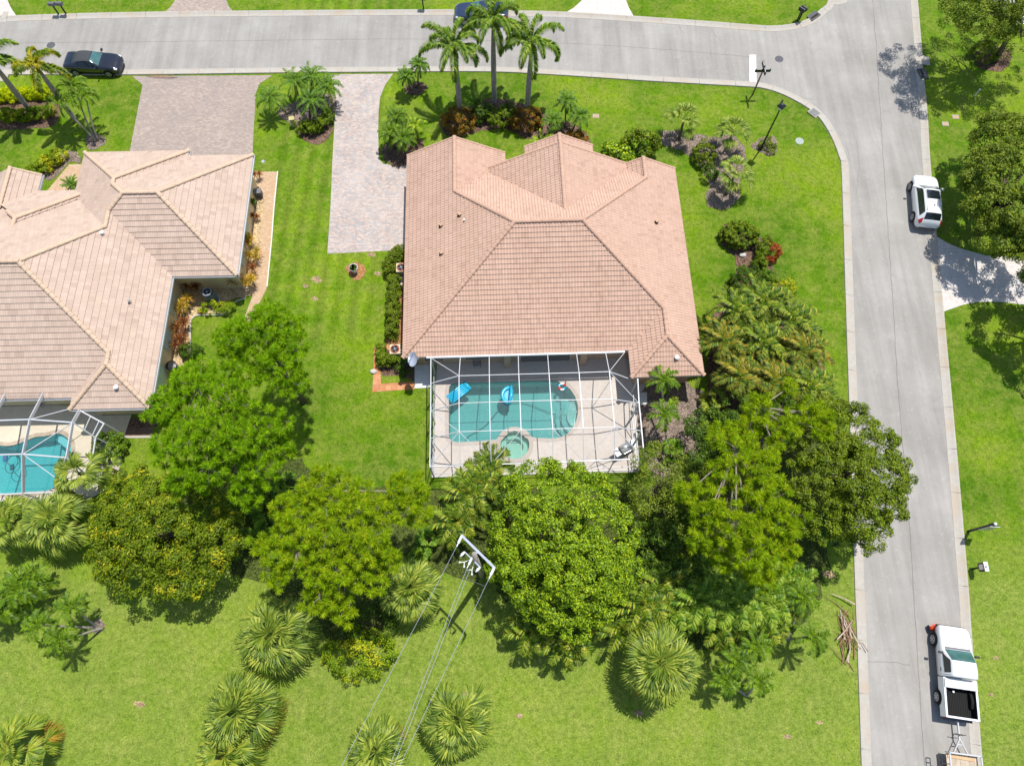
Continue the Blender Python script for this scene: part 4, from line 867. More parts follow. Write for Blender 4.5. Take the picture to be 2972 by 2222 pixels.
def crown_mesh(name, lobes, mat, parent, R, leaf=(.17, .085), dens=90, clump=.42, gaps=.12, low=-.3, filln=.25, ln=None):
    """lobes: (x,y,z,rx,ry,rz). leaf clumps over the lobes' skins plus some inside"""
    Vs = []; Fs = []; off = 0; Cs = []
    for (x, y, z, rx, ry, rz_) in lobes:
        area = 2.6*PI*((rx*ry+rx*rz_+ry*rz_)/3); nc_ = max(4, int(area/(clump*clump*1.6)))
        c_, d_ = shellpts((x, y, z), (rx, ry, rz_), nc_, R, low)
        keep = R.uniform(size=len(c_)) > gaps; c_, d_ = c_[keep], d_[keep]
        c_ = c_+R.normal(size=c_.shape)*clump*.35
        for c0, d0 in zip(c_, d_):
            # clumps buried well inside another lobe carry no leaves
            if any(((c0[0]-q[0])/q[3])**2+((c0[1]-q[1])/q[4])**2+((c0[2]-q[2])/q[5])**2 < .45 for q in lobes): continue
            Cs.append((c0, d0, clump*R.uniform(.6, 1.35)))
    for c0, d0, cr in Cs:
        n = int(dens*(cr/clump)**2*R.uniform(.7, 1.2))
        dd = nrmz(R.normal(size=(n, 3))+np.array([0, 0, .35])+d0*.5); rad = cr*R.uniform(.35, 1.0, (n, 1))**.6
        P_ = c0+dd*rad*np.array([1, 1, .75]); Nn = nrmz(dd*.9+np.array([0, 0, .55])+R.normal(size=(n, 3))*.45)
        V, F = leaf_quads(P_, Nn, leaf[0], leaf[1], R); Vs.append(V); Fs.append(F+off); off += len(V)
    o = mknp(name, np.concatenate(Vs), np.concatenate(Fs), mat, parent); return o, [c for c, _, _ in Cs]
def limbs(base, top, targets, r0, mat, parent, rng, name='trunk', zfork=.45):
    mb = MB(); base, top = Vector(base), Vector(top)
    pts = [base.lerp(top, t)+Vector((rng.uniform(-.12, .12), rng.uniform(-.12, .12), 0))*(1 if 0 < t < 1 else 0) for t in (0, .25, .5, .75, 1)]
    mb.tube(pts, [r0*1.25, r0, r0*.85, r0*.65, r0*.35], 8); o = mb.build(name, mat, parent, True)
    mb = MB()
    for tt in targets:
        tt = Vector(tt); s_ = pts[1].lerp(pts[4], rng.uniform(zfork, .95)*.9); m1 = s_.lerp(tt, .4)+Vector((rng.uniform(-.2, .2), rng.uniform(-.2, .2), -.15)); m2 = s_.lerp(tt, .75)+Vector((0, 0, -.05))
        mb.tube([s_, m1, m2, tt], [r0*.42, r0*.3, r0*.18, r0*.06], 6, False)
    if targets: mb.build('branches', mat, parent, True)
def lobeD(x, y, z, r, rv=None, ry=None):
    """lobe centred where D(x,y) sees height z; r in D pixels"""
    p = D(x, y, z); m = mpp(y, z); return (p.x, p.y, z, r*m, (ry or r)*m, (rv if rv else r*m*.6))
def broadleaf(name, label, cat, base, lobes, mat, seed, leaf=(.19, .095), dens=100, clump=.45, r0=.16, gaps=.1, group=None, low=-.3):
    R = np.random.default_rng(seed); rng = random.Random(seed); t = empty(name, base, label, cat, group)
    b = Vector(base); L = [(l[0]-b.x, l[1]-b.y, l[2], l[3], l[4], l[5]) for l in lobes]
    crown_mesh('crown', L, mat, t, R, leaf, dens, clump, gaps, low)
    cx = sum(l[0] for l in L)/len(L); cy = sum(l[1] for l in L)/len(L); zt = max(l[2] for l in L)
    tg = [(l[0]+rng.uniform(-.4, .4)*l[3], l[1]+rng.uniform(-.4, .4)*l[4], l[2]+rng.uniform(-.1, .5)*l[5]) for l in L for _ in range(3)]
    limbs((0, 0, 0), (cx*.6, cy*.6, zt), tg, r0, 'bark', t, rng); return t
def tuft_mesh(name, P_, D_, mat, parent, R, ln=.34, cnt=130, wd=.014):
    n = len(P_); C = np.repeat(P_, cnt, 0); Dn_ = np.repeat(D_, cnt, 0)
    aa = R.uniform(0, 2*PI, len(C)); ee = R.uniform(-.45, .80, len(C)); dl = np.stack([np.cos(aa)*np.cos(ee), np.sin(aa)*np.cos(ee), np.sin(ee)], 1)
    d = nrmz(dl+(Dn_-np.array([0, 0, 1]))*.55); l = ln*R.uniform(.65, 1.15, (len(C), 1))
    s_ = nrmz(np.cross(d, R.normal(size=d.shape)))*wd
    C2 = C+d*l*.12; V = np.stack([C2-s_*.6, C2+s_*.6, C+d*l*.7+s_*.8-np.array([0, 0, .01]), C+d*l-np.array([0, 0, .035]), C+d*l*.7-s_*.8-np.array([0, 0, .01])], 1).reshape(-1, 3)
    return mknp(name, V, np.arange(5*len(C)).reshape(-1, 5), mat, parent)
def pine(label, base, lobes, mat, seed, sp=.58, ln=.35, gaps=.22):
    R = np.random.default_rng(seed); rng = random.Random(seed); t = empty('pine_tree', base, label, 'pine tree')
    b = Vector(base); Ps = []; Ds = []; twigs = []; LY = [[], [], []]
    for l in lobes:
        c0 = np.array([l[0]-b.x, l[1]-b.y, l[2]]); rr = np.array([l[3], l[4], l[5]]); area = 2.2*PI*l[3]*l[4]; nb = int(area*3.6)+2
        for sc_, ly in ((.88, 0), (.66, 1), (.42, 2)):
            c_, d_ = shellpts(c0, rr*sc_, nb*3, R, -.2)
            k = R.uniform(size=len(c_)) > (gaps*.9 if ly == 0 else .2); c_, d_ = c_[k], d_[k]
            c_ = c_+R.normal(size=c_.shape)*np.array([.06, .06, .24])
            for p, d in zip(c_, d_):
                Q = LY[ly]
                if len(Q) and np.min(np.sum((np.array(Q)-p)**2, 1)) < sp*sp: continue
                Q.append(p); Ps.append(p); Ds.append(nrmz(d*.7+np.array([0, 0, .8])+R.normal(size=3)*.25))
                if ly == 0 and R.uniform() < .5: twigs.append((c0, p, []))
    Ps = [np.array(Ps)]; Ds = [np.array(Ds)]
    tuft_mesh('crown', np.concatenate(Ps), np.concatenate(Ds), mat, t, R, ln)
    mb = MB(); 
    for a, p, qs in twigs:
        m_ = Vector(a).lerp(Vector(p), .55)+Vector((rng.uniform(-.15, .15), rng.uniform(-.15, .15), -.1)); mb.tube([Vector(a), m_, Vector(p)-Vector((0, 0, .05))], [.025, .018, .01], 5, False)
    c00 = (lobes[0][0]-b.x, lobes[0][1]-b.y, lobes[0][2])
    for l in lobes[1:]: mb.tube([c00, (l[0]-b.x, l[1]-b.y, l[2])], [.05, .03], 5, False)
    mb.build('twigs', 'twig', t)
    L = [(l[0]-b.x, l[1]-b.y, l[2]) for l in lobes]; top = Vector((sum(l[0] for l in L)/len(L), sum(l[1] for l in L)/len(L), max(l[2] for l in L)))
    limbs((0, 0, 0), top, [l for l in L], .17, 'bark', t, rng); return t
def pin_frond(V, F, base, az, el, droop, L, ll, lw, n, rng, vee=.35, plum=0, sag=.35, twist=0):
    """one feather frond: arched rachis with leaflets"""
    p = Vector(base); h = Vector((math.cos(az), math.sin(az), 0)); side0 = Vector((-math.sin(az), math.cos(az), 0)); st_ = L/n; e = el; b = len(V)
    pts = []; dirs = []
    for i in range(n+1):
        pts.append(p.copy()); d = h*math.cos(e)+Vector((0, 0, 1))*math.sin(e); dirs.append(d); p = p+d*st_; e -= droop/n*(.4+1.2*i/n)
    up = [side0.cross(d)*-1 for d in dirs]
    for i in range(n):   # rachis ribbon
        w_ = .028*(1-i/n)+.006; k = len(V); V += [pts[i]-side0*w_, pts[i]+side0*w_, pts[i+1]+side0*w_*.8, pts[i+1]-side0*w_*.8]; F.append((k, k+1, k+2, k+3))
    for i in range(1, n+1):
        t = i/n; l0 = ll*(math.sin(PI*min(1, t*.86+.10))**.6)*rng.uniform(.85, 1.1)
        if t < .12: continue
        d = dirs[i]; u = d.cross(side0)*-1 if False else side0.cross(d)*-1
        u = Vector((0, 0, 1)) - d*d.z; u = u.normalized() if u.length > 1e-3 else Vector((0, 0, 1))
        angs = (0,) if not plum else tuple(rng.uniform(-.9, .9) for _ in range(plum))
        for a_ in angs:
            for s_ in (-1, 1):
                sd = side0*s_*math.cos(a_)+u*math.sin(a_); q = (sd*(.85)+d*(.45+.3*t)+u*vee).normalized(); q = (q+Vector((rng.uniform(-.1, .1), rng.uniform(-.1, .1), rng.uniform(-.1, .1)))).normalized()
                wv = d.cross(q); wv = q.cross(Vector((0, 0, 1))); wv = (wv.normalized() if wv.length > .1 else d)*lw; wv = (wv*.8+d*lw*.5)
                m1 = pts[i]+q*l0*.5; m2 = pts[i]+q*l0*.95+Vector((0, 0, -sag*l0)); k = len(V)
                V += [pts[i]-wv*.4, pts[i]+wv*.4, m1+wv, m1-wv, m2]; F.append((k, k+1, k+2, k+3)); F.append((k+3, k+2, k+4))
def feather_crown(c, nf, L, ll, lw, n, rng, el=(.2, 1.2), droop=1.6, vee=.35, plum=0, sag=.35, azoff=None):
    V, F = [], []
    for i in range(nf):
        az = (i*2.399963 if azoff is None else azoff+2*PI*i/nf)+rng.uniform(-.18, .18); t = i/max(1, nf-1); e = el[0]+(el[1]-el[0])*t+rng.uniform(-.1, .1)
        pin_frond(V, F, Vector(c), az, e, droop*rng.uniform(.8, 1.2), L*rng.uniform(.85, 1.08)*(1-.12*t), ll, lw, n, rng, vee, plum, sag)
    return V, F
def fan_frond(V, F, base, az, el, pet, R_, n, rng, spread=2.3, sag=.25, wd=.03):
    h = Vector((math.cos(az), math.sin(az), 0)); d = h*math.cos(el)+Vector((0, 0, 1))*math.sin(el); sd = Vector((-math.sin(az), math.cos(az), 0))
    hub = Vector(base)+d*pet-Vector((0, 0, .10*pet*pet)); k = len(V); V += [Vector(base)-sd*.02, Vector(base)+sd*.02, hub+sd*.015, hub-sd*.015]; F.append((k, k+1, k+2, k+3))
    e2 = el-.45; f = h*math.cos(e2)+Vector((0, 0, 1))*math.sin(e2); u = sd.cross(f)*-1
    u = f.cross(sd) if (f.cross(sd)).z > 0 else sd.cross(f)
    for i in range(n):
        a = -spread+2*spread*i/(n-1)+rng.uniform(-.04, .04); q = (f*math.cos(a)+sd*math.sin(a)+u*(.10+.18*abs(math.sin(a)))).normalized(); l = R_*(.72+.28*math.cos(a*.6))*rng.uniform(.88, 1.06)
        wv = (f*-math.sin(a)+sd*math.cos(a)).normalized()*wd; m1 = hub+q*l*.5; m2 = hub+q*l*.8+Vector((0, 0, -sag*l*.25)); m3 = hub+q*l*.98+Vector((0, 0, -sag*l*.75)); k = len(V)
        tl = u*wd*.35*(1 if i % 2 else -1)
        V += [hub, m1-wv-tl, m1+wv+tl, m2+wv*.75, m2-wv*.75, m3]; F += [(k, k+2, k+1), (k+1, k+2, k+3, k+4), (k+4, k+3, k+5)]
def palm(name, label, cat, heads, mat, seed, kind='feather', trunk='trunk_grey', r0=.12, group=None, base=None, bulge=0, **kw):
    """heads: list of (basepoint, crownpoint); every head a trunk and a crown"""
    rng = random.Random(seed); b0 = Vector(base) if base else Vector(heads[0][0]); b0.z = 0; t = empty(name, b0, label, cat, group)
    for bs, cr in heads:
        bs, cr = Vector(bs)-b0, Vector(cr)-b0; ht = cr.z; mid_ = bs.lerp(cr, .5); mid_ += Vector((bs.x-cr.x, bs.y-cr.y, 0))*.12+Vector((0, 0, -.0))
        pts = catmull([bs, mid_, cr], 4); n = len(pts); rr = [r0*(1.35 if i == 0 else 1+bulge*math.sin(PI*i/(n-1))-.25*i/(n-1)) for i in range(n)]
        MB().tube(pts, rr, 8).build('trunk', trunk, t, True)
        if kind == 'royal' or kw.get('shaft'):
            MB().tube([cr+Vector((0, 0, -.05)), cr+Vector((0, 0, .5)), cr+Vector((0, 0, .75))], [r0*.85, r0*.75, r0*.3], 8).build('crownshaft', 'trunk_green', t, True); cr = cr+Vector((0, 0, .6))
        if kind in ('feather', 'royal'):
            V, F = feather_crown(cr, kw.get('nf', 14), kw.get('L', 1.6), kw.get('ll', .4), kw.get('lw', .03), kw.get('n', 20), rng, kw.get('el', (.1, 1.25)), kw.get('droop', 1.6), kw.get('vee', .35), kw.get('plum', 0), kw.get('sag', .3), kw.get('azoff'))
        else:
            V, F = [], []; nf = kw.get('nf', 26)
            for i in range(nf):
                tt = i/(nf-1); az = i*2.399963+rng.uniform(-.45, .45); el = kw.get('e0', -.35)+(kw.get('e1', 1.35)-kw.get('e0', -.35))*tt**.9+rng.uniform(-.18, .18)
                fan_frond(V, F, cr+Vector((0, 0, .15*tt)), az, el, kw.get('pet', .8)*(1-.45*tt)*rng.uniform(.85, 1.1), kw.get('R', .85)*rng.uniform(.9, 1.05), kw.get('ns', 26), rng, kw.get('spread', 2.0), kw.get('sag', .4), kw.get('wd', .026))
        mk('crown', V, F, mat, t)
    dead = kw.get('dead')
    if dead:
        V, F = [], []
        for i in range(dead):
            cr = Vector(heads[0][1])-b0; fan_frond(V, F, cr-Vector((0, 0, .2)), rng.uniform(0, 6.28), -.55, kw.get('pet', .8)*1.1, kw.get('R', .85)*.9, 20, rng, 1.4, .9, .024)
        mk('dead_fronds', V, F, 'lf_dead', t)
    return t
def vbase(x, y, z): p = D(x, y, z); return Vector((p.x, p.y, 0))
# --- the three tall palms by the front beds
RK = dict(kind='royal', L=3.6, ll=.50, lw=.034, n=60, nf=12, el=(.3, 1.35), droop=2.7, plum=4, vee=.05, sag=.35, r0=.15, bulge=.55)
for i, (bx, by, cx, cy, cz, lb) in enumerate([(995, 252, 983, 118, 4.9, 'leftmost of the three tall plumed palms between the street and the salmon roof'), (1068, 229, 1065, 62, 5.8, 'tallest plumed palm, the middle one of three, hiding the blue car'), (1138, 252, 1148, 108, 5.1, 'rightmost of the three tall plumed palms between street and salmon roof')]):
    palm('plume_palm', lb, 'palm', [(D(bx, by), D(cx, cy, cz))], 'lf_royal', 40+i, group='tall plumed palms in the front bed', **RK)
FY = dict(RK); FY.update(L=2.6, droop=2.3, nf=9)
palm('plume_palm', 'yellowing plumed palm over the lime hedges near the black car', 'palm', [(D(165, 262), D(89, 158, 4.6))], 'lf_foxyellow', 51, group='plumed palms at the upper left', **FY)
palm('plume_palm', 'green plumed palm with leaning grey trunk cut by the left edge', 'palm', [(D(66, 240), D(-12, 140, 4.8))], 'lf_royal', 52, group='plumed palms at the upper left', **FY)
AD = dict(L=1.5, ll=.40, lw=.024, n=30, nf=11, el=(.2, 1.2), droop=2.2, vee=.6, sag=.3, r0=.075, shaft=True)
b_ = D(208, 306)
palm('christmas_palm', 'double leaning christmas palm with two pale trunks beside the paver driveway', 'palm', [(b_, D(140, 236, 2.6)), (b_+Vector((.15, .1, 0)), D(188, 220, 2.7)), (b_+Vector((-.1, .1, 0)), D(165, 200, 2.9))], 'lf_adon', 53, **AD)
# --- pygmy date palm groups
DT = dict(L=1.6, ll=.30, lw=.024, n=26, nf=24, el=(-.1, 1.3), droop=1.7, vee=.25, sag=.25, r0=.07, trunk='trunk_brown')
def cluster(name, label, cat, base, hd, mat, seed, **kw):
    b = D(*base); return palm(name, label, cat, [(b.lerp(vbase(x, y, z), .55), D(x, y, z)) for x, y, z in hd], mat, seed, base=b, **kw)
cluster('date_palm', 'cluster of five date palm heads on the grass island between the two driveways', 'palm', (650, 250), [(583, 213, 1.7), (637, 176, 2.0), (674, 168, 2.1), (707, 188, 2.0), (672, 218, 1.9)], 'lf_date', 60, **DT)
cluster('date_palm', 'pair of small date palm heads in a round mulch ring at the kerb', 'palm', (893, 190), [(877, 165, 1.8), (905, 142, 2.0)], 'lf_date', 61, **dict(DT, L=1.05))
cluster('date_palm', 'bushy date palm cluster between the paver driveway and the salmon roof corner', 'palm', (862, 320), [(842, 286, 1.7), (856, 254, 1.8), (870, 300, 1.6)], 'lf_adon', 62, **dict(DT, L=1.25, ll=.36))
cluster('areca_palm', 'light green small palm clump right behind the date palms at the driveway bend', 'palm', (900, 300), [(897, 272, 1.3)], 'lf_bright', 63, **dict(DT, L=1.1, nf=16))
cluster('date_palm', 'three-headed date palm cluster above the small croton at the right of the front bed', 'palm', (1222, 290), [(1193, 262, 1.8), (1223, 220, 2.2), (1250, 252, 2.0)], 'lf_date', 64, **dict(DT, L=1.15))
palm('cycad', 'yellow-green cycad rosette poking above the salmon roof by the entry', 'cycad', [(D(1172, 318), D(1172, 308, .9))], 'lf_bright', 65, **dict(DT, L=1.25, nf=9, ll=.3, el=(.3, 1.1), droop=.9))
palm('cycad', 'dark green cycad rosette in the neighbour\'s entry court', 'cycad', [(D(158, 408), D(158, 400, .7))], 'lf_date', 66, **dict(DT, L=1.0, nf=18, ll=.22, droop=1.0))
# --- european fan palms in the mulch on the right front
FP = dict(kind='fan', nf=13, pet=1.0, R=.9, ns=15, wd=.045, e0=-.1, e1=1.25, sag=.6, r0=.11, trunk='trunk_brown', spread=1.15)
for i, (x, y, bx, by, lb) in enumerate([(1477, 258, 1467, 300, 'fan palm at the upper left end of the kidney mulch bed'), (1582, 285, 1573, 318, 'fan palm nearest the black lamp post'), (1588, 376, 1568, 420, 'lowest of the three fan palms, above the clipped round hedge')]):
    palm('fan_palm', lb, 'palm', [(D(bx, by), D(x, y, 1.9))], 'lf_fan', 70+i, group='fan palms in the mulch bed', **FP)
# --- sabal palms on the open ground and elsewhere
def sabal(x, y, r, z, label, seed, mat='lf_sabal', dead=2, nf=30, name='sabal_palm', grp='cabbage palms around the southern grass'):
    m = mpp(y, z); R_ = r*m; c_ = D(x, y, z)
    return palm(name, label, 'palm', [(Vector((c_.x, c_.y, 0)), c_)], mat, seed, kind='fan', nf=int(nf*.75), pet=R_*.56, R=R_*.52, ns=22, wd=.042, e0=-.45, e1=1.35, sag=.5, r0=.16, trunk='trunk_brown', spread=1.35, dead=dead, group=grp)
sabal(592, 1370, 98, 2.6, 'large fan-leaved palm below the left end of the pine with orange needles', 80, nf=38)
sabal(515, 1535, 100, 2.6, 'large fan-leaved palm left of the wires, upper of two merged crowns near the bottom', 81, nf=40, dead=4)
sabal(490, 1625, 82, 2.2, 'fan-leaved palm cut by the bottom edge under a larger palm of the same kind', 82, 'lf_sabalgold', nf=26, dead=4)
sabal(885, 1272, 78, 2.8, 'fan-leaved palm just left of the utility pole, crossed by a wire', 83, nf=32)
sabal(985, 1555, 88, 2.4, 'fan-leaved palm alone on the grass right of the four wires', 84, nf=30)
sabal(812, 1622, 76, 2.4, 'fan-leaved palm at the bottom edge right under the four wires', 85, nf=26, dead=3)
sabal(35, 1620, 78, 2.2, 'fan-leaved palm in the bottom left corner', 86, 'lf_sabalgold', nf=24, dead=1)
sabal(1425, 1432, 100, 3.4, 'large fan-leaved palm at the lower edge of the tree belt, biggest right of the wires', 87, nf=38, dead=3)
sabal(122, 1122, 82, 2.6, 'fan-leaved palm between the neighbour\'s cage and the yellow-flecked tree', 88, nf=28, dead=0)
sabal(22, 1125, 70, 2.4, 'fan-leaved palm cut by the left edge below the neighbour\'s pool', 89, nf=24, dead=0)
sabal(172, 1022, 66, 3.0, 'fan-leaved palm overhanging the corner of the neighbour\'s screened pool', 90, nf=20, dead=0)
sabal(232, 1010, 36, 1.6, 'small fan-leaved palm by the red bromeliads at the neighbour\'s cage', 91, nf=12, dead=0)
for i, (x, y, r, lb) in enumerate([(570, 1140, 44, 'low palmetto in shade between two pines, left one'), (610, 1050, 40, 'low palmetto deep in the gap between the lower left pine and the wide pine'), (600, 1185, 38, 'low palmetto under the left tip of the wide pine'), (545, 1090, 40, 'low palmetto on the dark ground right of the yellow-flecked tree crown'), (925, 1160, 36, 'low palmetto between the wide pine and the utility pole'), (905, 1200, 30, 'small palmetto touching the fan-leaved palm left of the utility pole'), (480, 1090, 36, 'low palmetto between yellow-flecked tree and lower left pine'), (520, 1170, 40, 'low palmetto in shade beside the yellow-flecked tree'), (640, 1105, 36, 'low palmetto in shade under the gap of two pine crowns'), (1790, 1135, 46, 'palmetto under the dark round tree by the road'), (1545, 868, 40, 'palmetto with orange tips left of the road-side palm thicket'), (1455, 970, 30, 'small palmetto on the sandy ground beside the cage corner')]):
    sabal(x, y, r, .9, lb, 100+i, 'lf_date' if i != 10 else 'lf_sabalgold', nf=14, dead=2 if i == 10 else 0, name='palmetto', grp='palmettos in the undergrowth')
# --- small leaning christmas palms
def xmas(hd, base, label, seed, L=1.35, mat='lf_adon', nf=11): 
    b = D(*base); return palm('christmas_palm', label, 'palm', [(b+Vector((.1*i, 0, 0)), D(*h)) for i, h in enumerate(hd)], mat, seed, base=b, **dict(AD, L=L, nf=nf))
xmas([(165, 1312, 2.2), (95, 1350, 2.3), (143, 1382, 2.0)], (216, 1356), 'three-trunked leaning christmas palm alone on the grass at the lower left', 110, 1.25)
xmas([(1428, 826, 2.6)], (1440, 985), 'star-shaped christmas palm against the small end of the salmon roof', 111, 1.45)
xmas([(1430, 900, 2.4)], (1396, 972), 'star-shaped christmas palm right of the cage, lower of two', 112, 1.3)
xmas([(1585, 1428, 2.4), (1625, 1395, 2.6)], (1600, 1440), 'christmas palm right of the large fan-leaved palm in the lower belt', 113, 1.3)
xmas([(1725, 1290, 2.6), (1745, 1375, 2.2)], (1700, 1380), 'christmas palm at the right tip of the belt beside the dead frond pile', 114, 1.35)
xmas([(1560, 1470, 2.0), (1632, 1470, 1.9)], (1610, 1500), 'lowest christmas palm of the belt, on the open grass edge', 115, 1.1)
# --- areca / bird-of-paradise thickets: each head group one palm
AR = dict(L=2.1, ll=.55, lw=.040, n=26, nf=9, el=(.2, 1.25), droop=1.9, vee=.5, sag=.30, r0=.07, trunk='trunk_green')
ar = [('lf_areca', (1590, 668), 'top left clump of the tall palm thicket beside the vertical road'), ('lf_areca', (1650, 652), 'top middle clump of the palm thicket, under the yellow-green shrub'), ('lf_areca', (1712, 690), 'top right clump of the palm thicket facing the road'), ('lf_arecadry', (1565, 735), 'left clump of the palm thicket nearest the roof edge'), ('lf_areca', (1648, 738), 'central dark clump of the palm thicket'), ('lf_arecadry', (1735, 755), 'right clump of the palm thicket closest to the kerb'), ('lf_arecadry', (1600, 810), 'lower left clump of the palm thicket with many orange fronds'), ('lf_arecadry', (1672, 820), 'lower middle clump of the palm thicket over the first pine boughs'), ('lf_areca', (1748, 830), 'lower right clump of the palm thicket touching the dark round tree')]
for i, (mt, (x, y), lb) in enumerate(ar):
    z = 2.6; palm('areca_palm', lb, 'palm', [(vbase(x-5, y, z)+Vector((-.2, .1, 0)), D(x-14, y-8, z)), (vbase(x, y, z), D(x+16, y+10, z-.3)), (vbase(x, y, z), D(x, y+2, z+.4))], mt, 120+i, group='palm clumps in the thicket by the road', **dict(AR, L=1.95, nf=11))
br_ = [('lf_areca', (1015, 1062), 2.9, 1.9, 'broad-fronded palm clump overhanging the cage front left of the spa'), ('lf_areca', (1050, 1010), 2.5, 1.5, 'upper small palm clump touching the cage screen just under the spa'), ('lf_areca', (990, 1120), 2.3, 1.7, 'palm clump directly above the utility pole crossarm'),
       ('lf_areca', (1150, 1360), 2.2, 1.5, 'sunlit palm clump under the lower left of the big round tree'), ('lf_areca', (1225, 1385), 2.2, 1.5, 'sunlit palm clump under the lower right of the big round tree'), ('lf_areca', (1390, 1300), 2.8, 1.9, 'yellow-green palm clump right of the big round tree'), ('lf_areca', (1435, 1250), 2.8, 1.6, 'bright palm clump above the largest fan-leaved palm of the belt'),
       ('lf_royal', (1520, 1290), 2.8, 1.9, 'dark glossy palm clump in the middle of the lower belt'), ('lf_royal', (1590, 1300), 2.9, 1.9, 'dark glossy palm clump below the big yellow-green pine'), ('lf_royal', (1655, 1300), 2.7, 1.8, 'dark glossy palm clump near the right end of the lower belt'), ('lf_royal', (1500, 1240), 2.2, 1.5, 'shaded palm clump tucked under the pine at the centre of the belt'), ('lf_areca', (1660, 1345), 1.9, 1.4, 'low palm clump at the lower edge of the belt left of the dead frond pile'),
       ('lf_royal', (1465, 1310), 2.3, 1.7, 'dark palm clump filling the belt just above the largest fan-leaved palm'), ('lf_areca', (1555, 1345), 2.0, 1.6, 'olive palm clump at the lower edge between large fan palm and christmas palm'), ('lf_royal', (1625, 1250), 2.2, 1.6, 'shaded palm clump right under the tip of the yellow-green pine'), ('lf_areca', (1350, 1355), 1.9, 1.4, 'low palm clump left of the largest fan-leaved palm'), ('lf_royal', (1700, 1260), 2.2, 1.4, 'palm clump at the upper right of the lower belt facing the road'),
       ('lf_adon', (50, 1268), 2.2, 1.5, 'lush palm clump at the left edge under the fan-leaved palms'), ('lf_adon', (8, 1310), 1.8, 1.4, 'palm clump cut by the left edge, lower of two')]
for i, (mt, (x, y), z, L, lb) in enumerate(br_):
    palm('areca_palm', lb, 'palm', [(vbase(x, y, z), D(x-10, y+6, z)), (vbase(x, y, z), D(x+14, y-8, z-.3))], mt, 140+i, group='broad-fronded palm clumps in the tree belt', **dict(AR, L=L*1.15, nf=12))
# --- pines
pine('bright green pine behind the neighbour\'s side lawn, upper of the two overlapping left pines', vbase(575, 770, 8), [lobeD(560, 715, 8, 62), lobeD(620, 745, 7.6, 50), lobeD(505, 735, 7.6, 50), lobeD(585, 790, 7.4, 58), lobeD(625, 820, 6.6, 42), lobeD(520, 790, 7, 50), lobeD(640, 700, 7.2, 30), lobeD(585, 680, 7.6, 34)], 'lf_pine', 200)
pine('large bright green pine left of the lawn, lower of the two overlapping left pines', vbase(460, 960, 8.5), [lobeD(430, 830, 8.6, 62), lobeD(370, 880, 8.2, 58), lobeD(500, 870, 8.6, 62), lobeD(440, 930, 9, 66), lobeD(370, 960, 8.0, 50), lobeD(520, 950, 8.4, 66), lobeD(580, 920, 7.8, 48), lobeD(450, 1010, 8.0, 56), lobeD(560, 1010, 7.4, 52), lobeD(395, 1030, 7.2, 42), lobeD(530, 1060, 6.6, 44), lobeD(610, 970, 7.0, 34)], 'lf_pine', 201)
pine('wide pine with orange needle tips left of the utility pole', vbase(745, 1180, 8.5), [lobeD(700, 1060, 8.6, 64), lobeD(640, 1110, 8.2, 56), lobeD(770, 1090, 8.8, 60), lobeD(710, 1150, 9, 66), lobeD(790, 1170, 8.6, 62), lobeD(640, 1190, 8, 54), lobeD(585, 1180, 7.2, 42), lobeD(720, 1230, 8.0, 62), lobeD(790, 1250, 7.6, 46), lobeD(880, 1060, 8.0, 52), lobeD(900, 1100, 7.6, 42), lobeD(830, 1110, 8.0, 46), lobeD(690, 1290, 7, 40), lobeD(740, 1320, 6.4, 34), lobeD(600, 1240, 6.6, 30), lobeD(835, 1210, 7.2, 34)], 'lf_pine_yellow', 202, gaps=.34)
pine('yellow-green pine in the centre of the belt left of the dark round tree', vbase(1610, 1110, 8.5), [lobeD(1590, 970, 8.6, 50), lobeD(1640, 1010, 8.8, 54), lobeD(1570, 1020, 8.2, 44), lobeD(1650, 1080, 8.8, 60), lobeD(1690, 1120, 8.2, 50), lobeD(1490, 1060, 7.8, 36), lobeD(1530, 1110, 8.2, 46), lobeD(1590, 1130, 8.8, 56), lobeD(1520, 1160, 7.8, 40), lobeD(1620, 1190, 8.2, 54), lobeD(1690, 1190, 7.6, 42), lobeD(1570, 1200, 7.4, 38), lobeD(1640, 1240, 6.8, 36), lobeD(1560, 940, 7.6, 30)], 'lf_pine_yellow', 203, gaps=.14)
pine('sparse pine with bare twigs just above the dark round tree', vbase(1690, 930, 7.5), [lobeD(1640, 880, 7.4, 36), lobeD(1700, 920, 7.6, 34), lobeD(1745, 890, 7.4, 30), lobeD(1620, 920, 7.2, 34), lobeD(1700, 840, 7, 18), lobeD(1775, 930, 7, 24), lobeD(1670, 960, 7.2, 28), lobeD(1780, 900, 6.8, 18)], 'lf_pine_yellow', 204, gaps=.35)
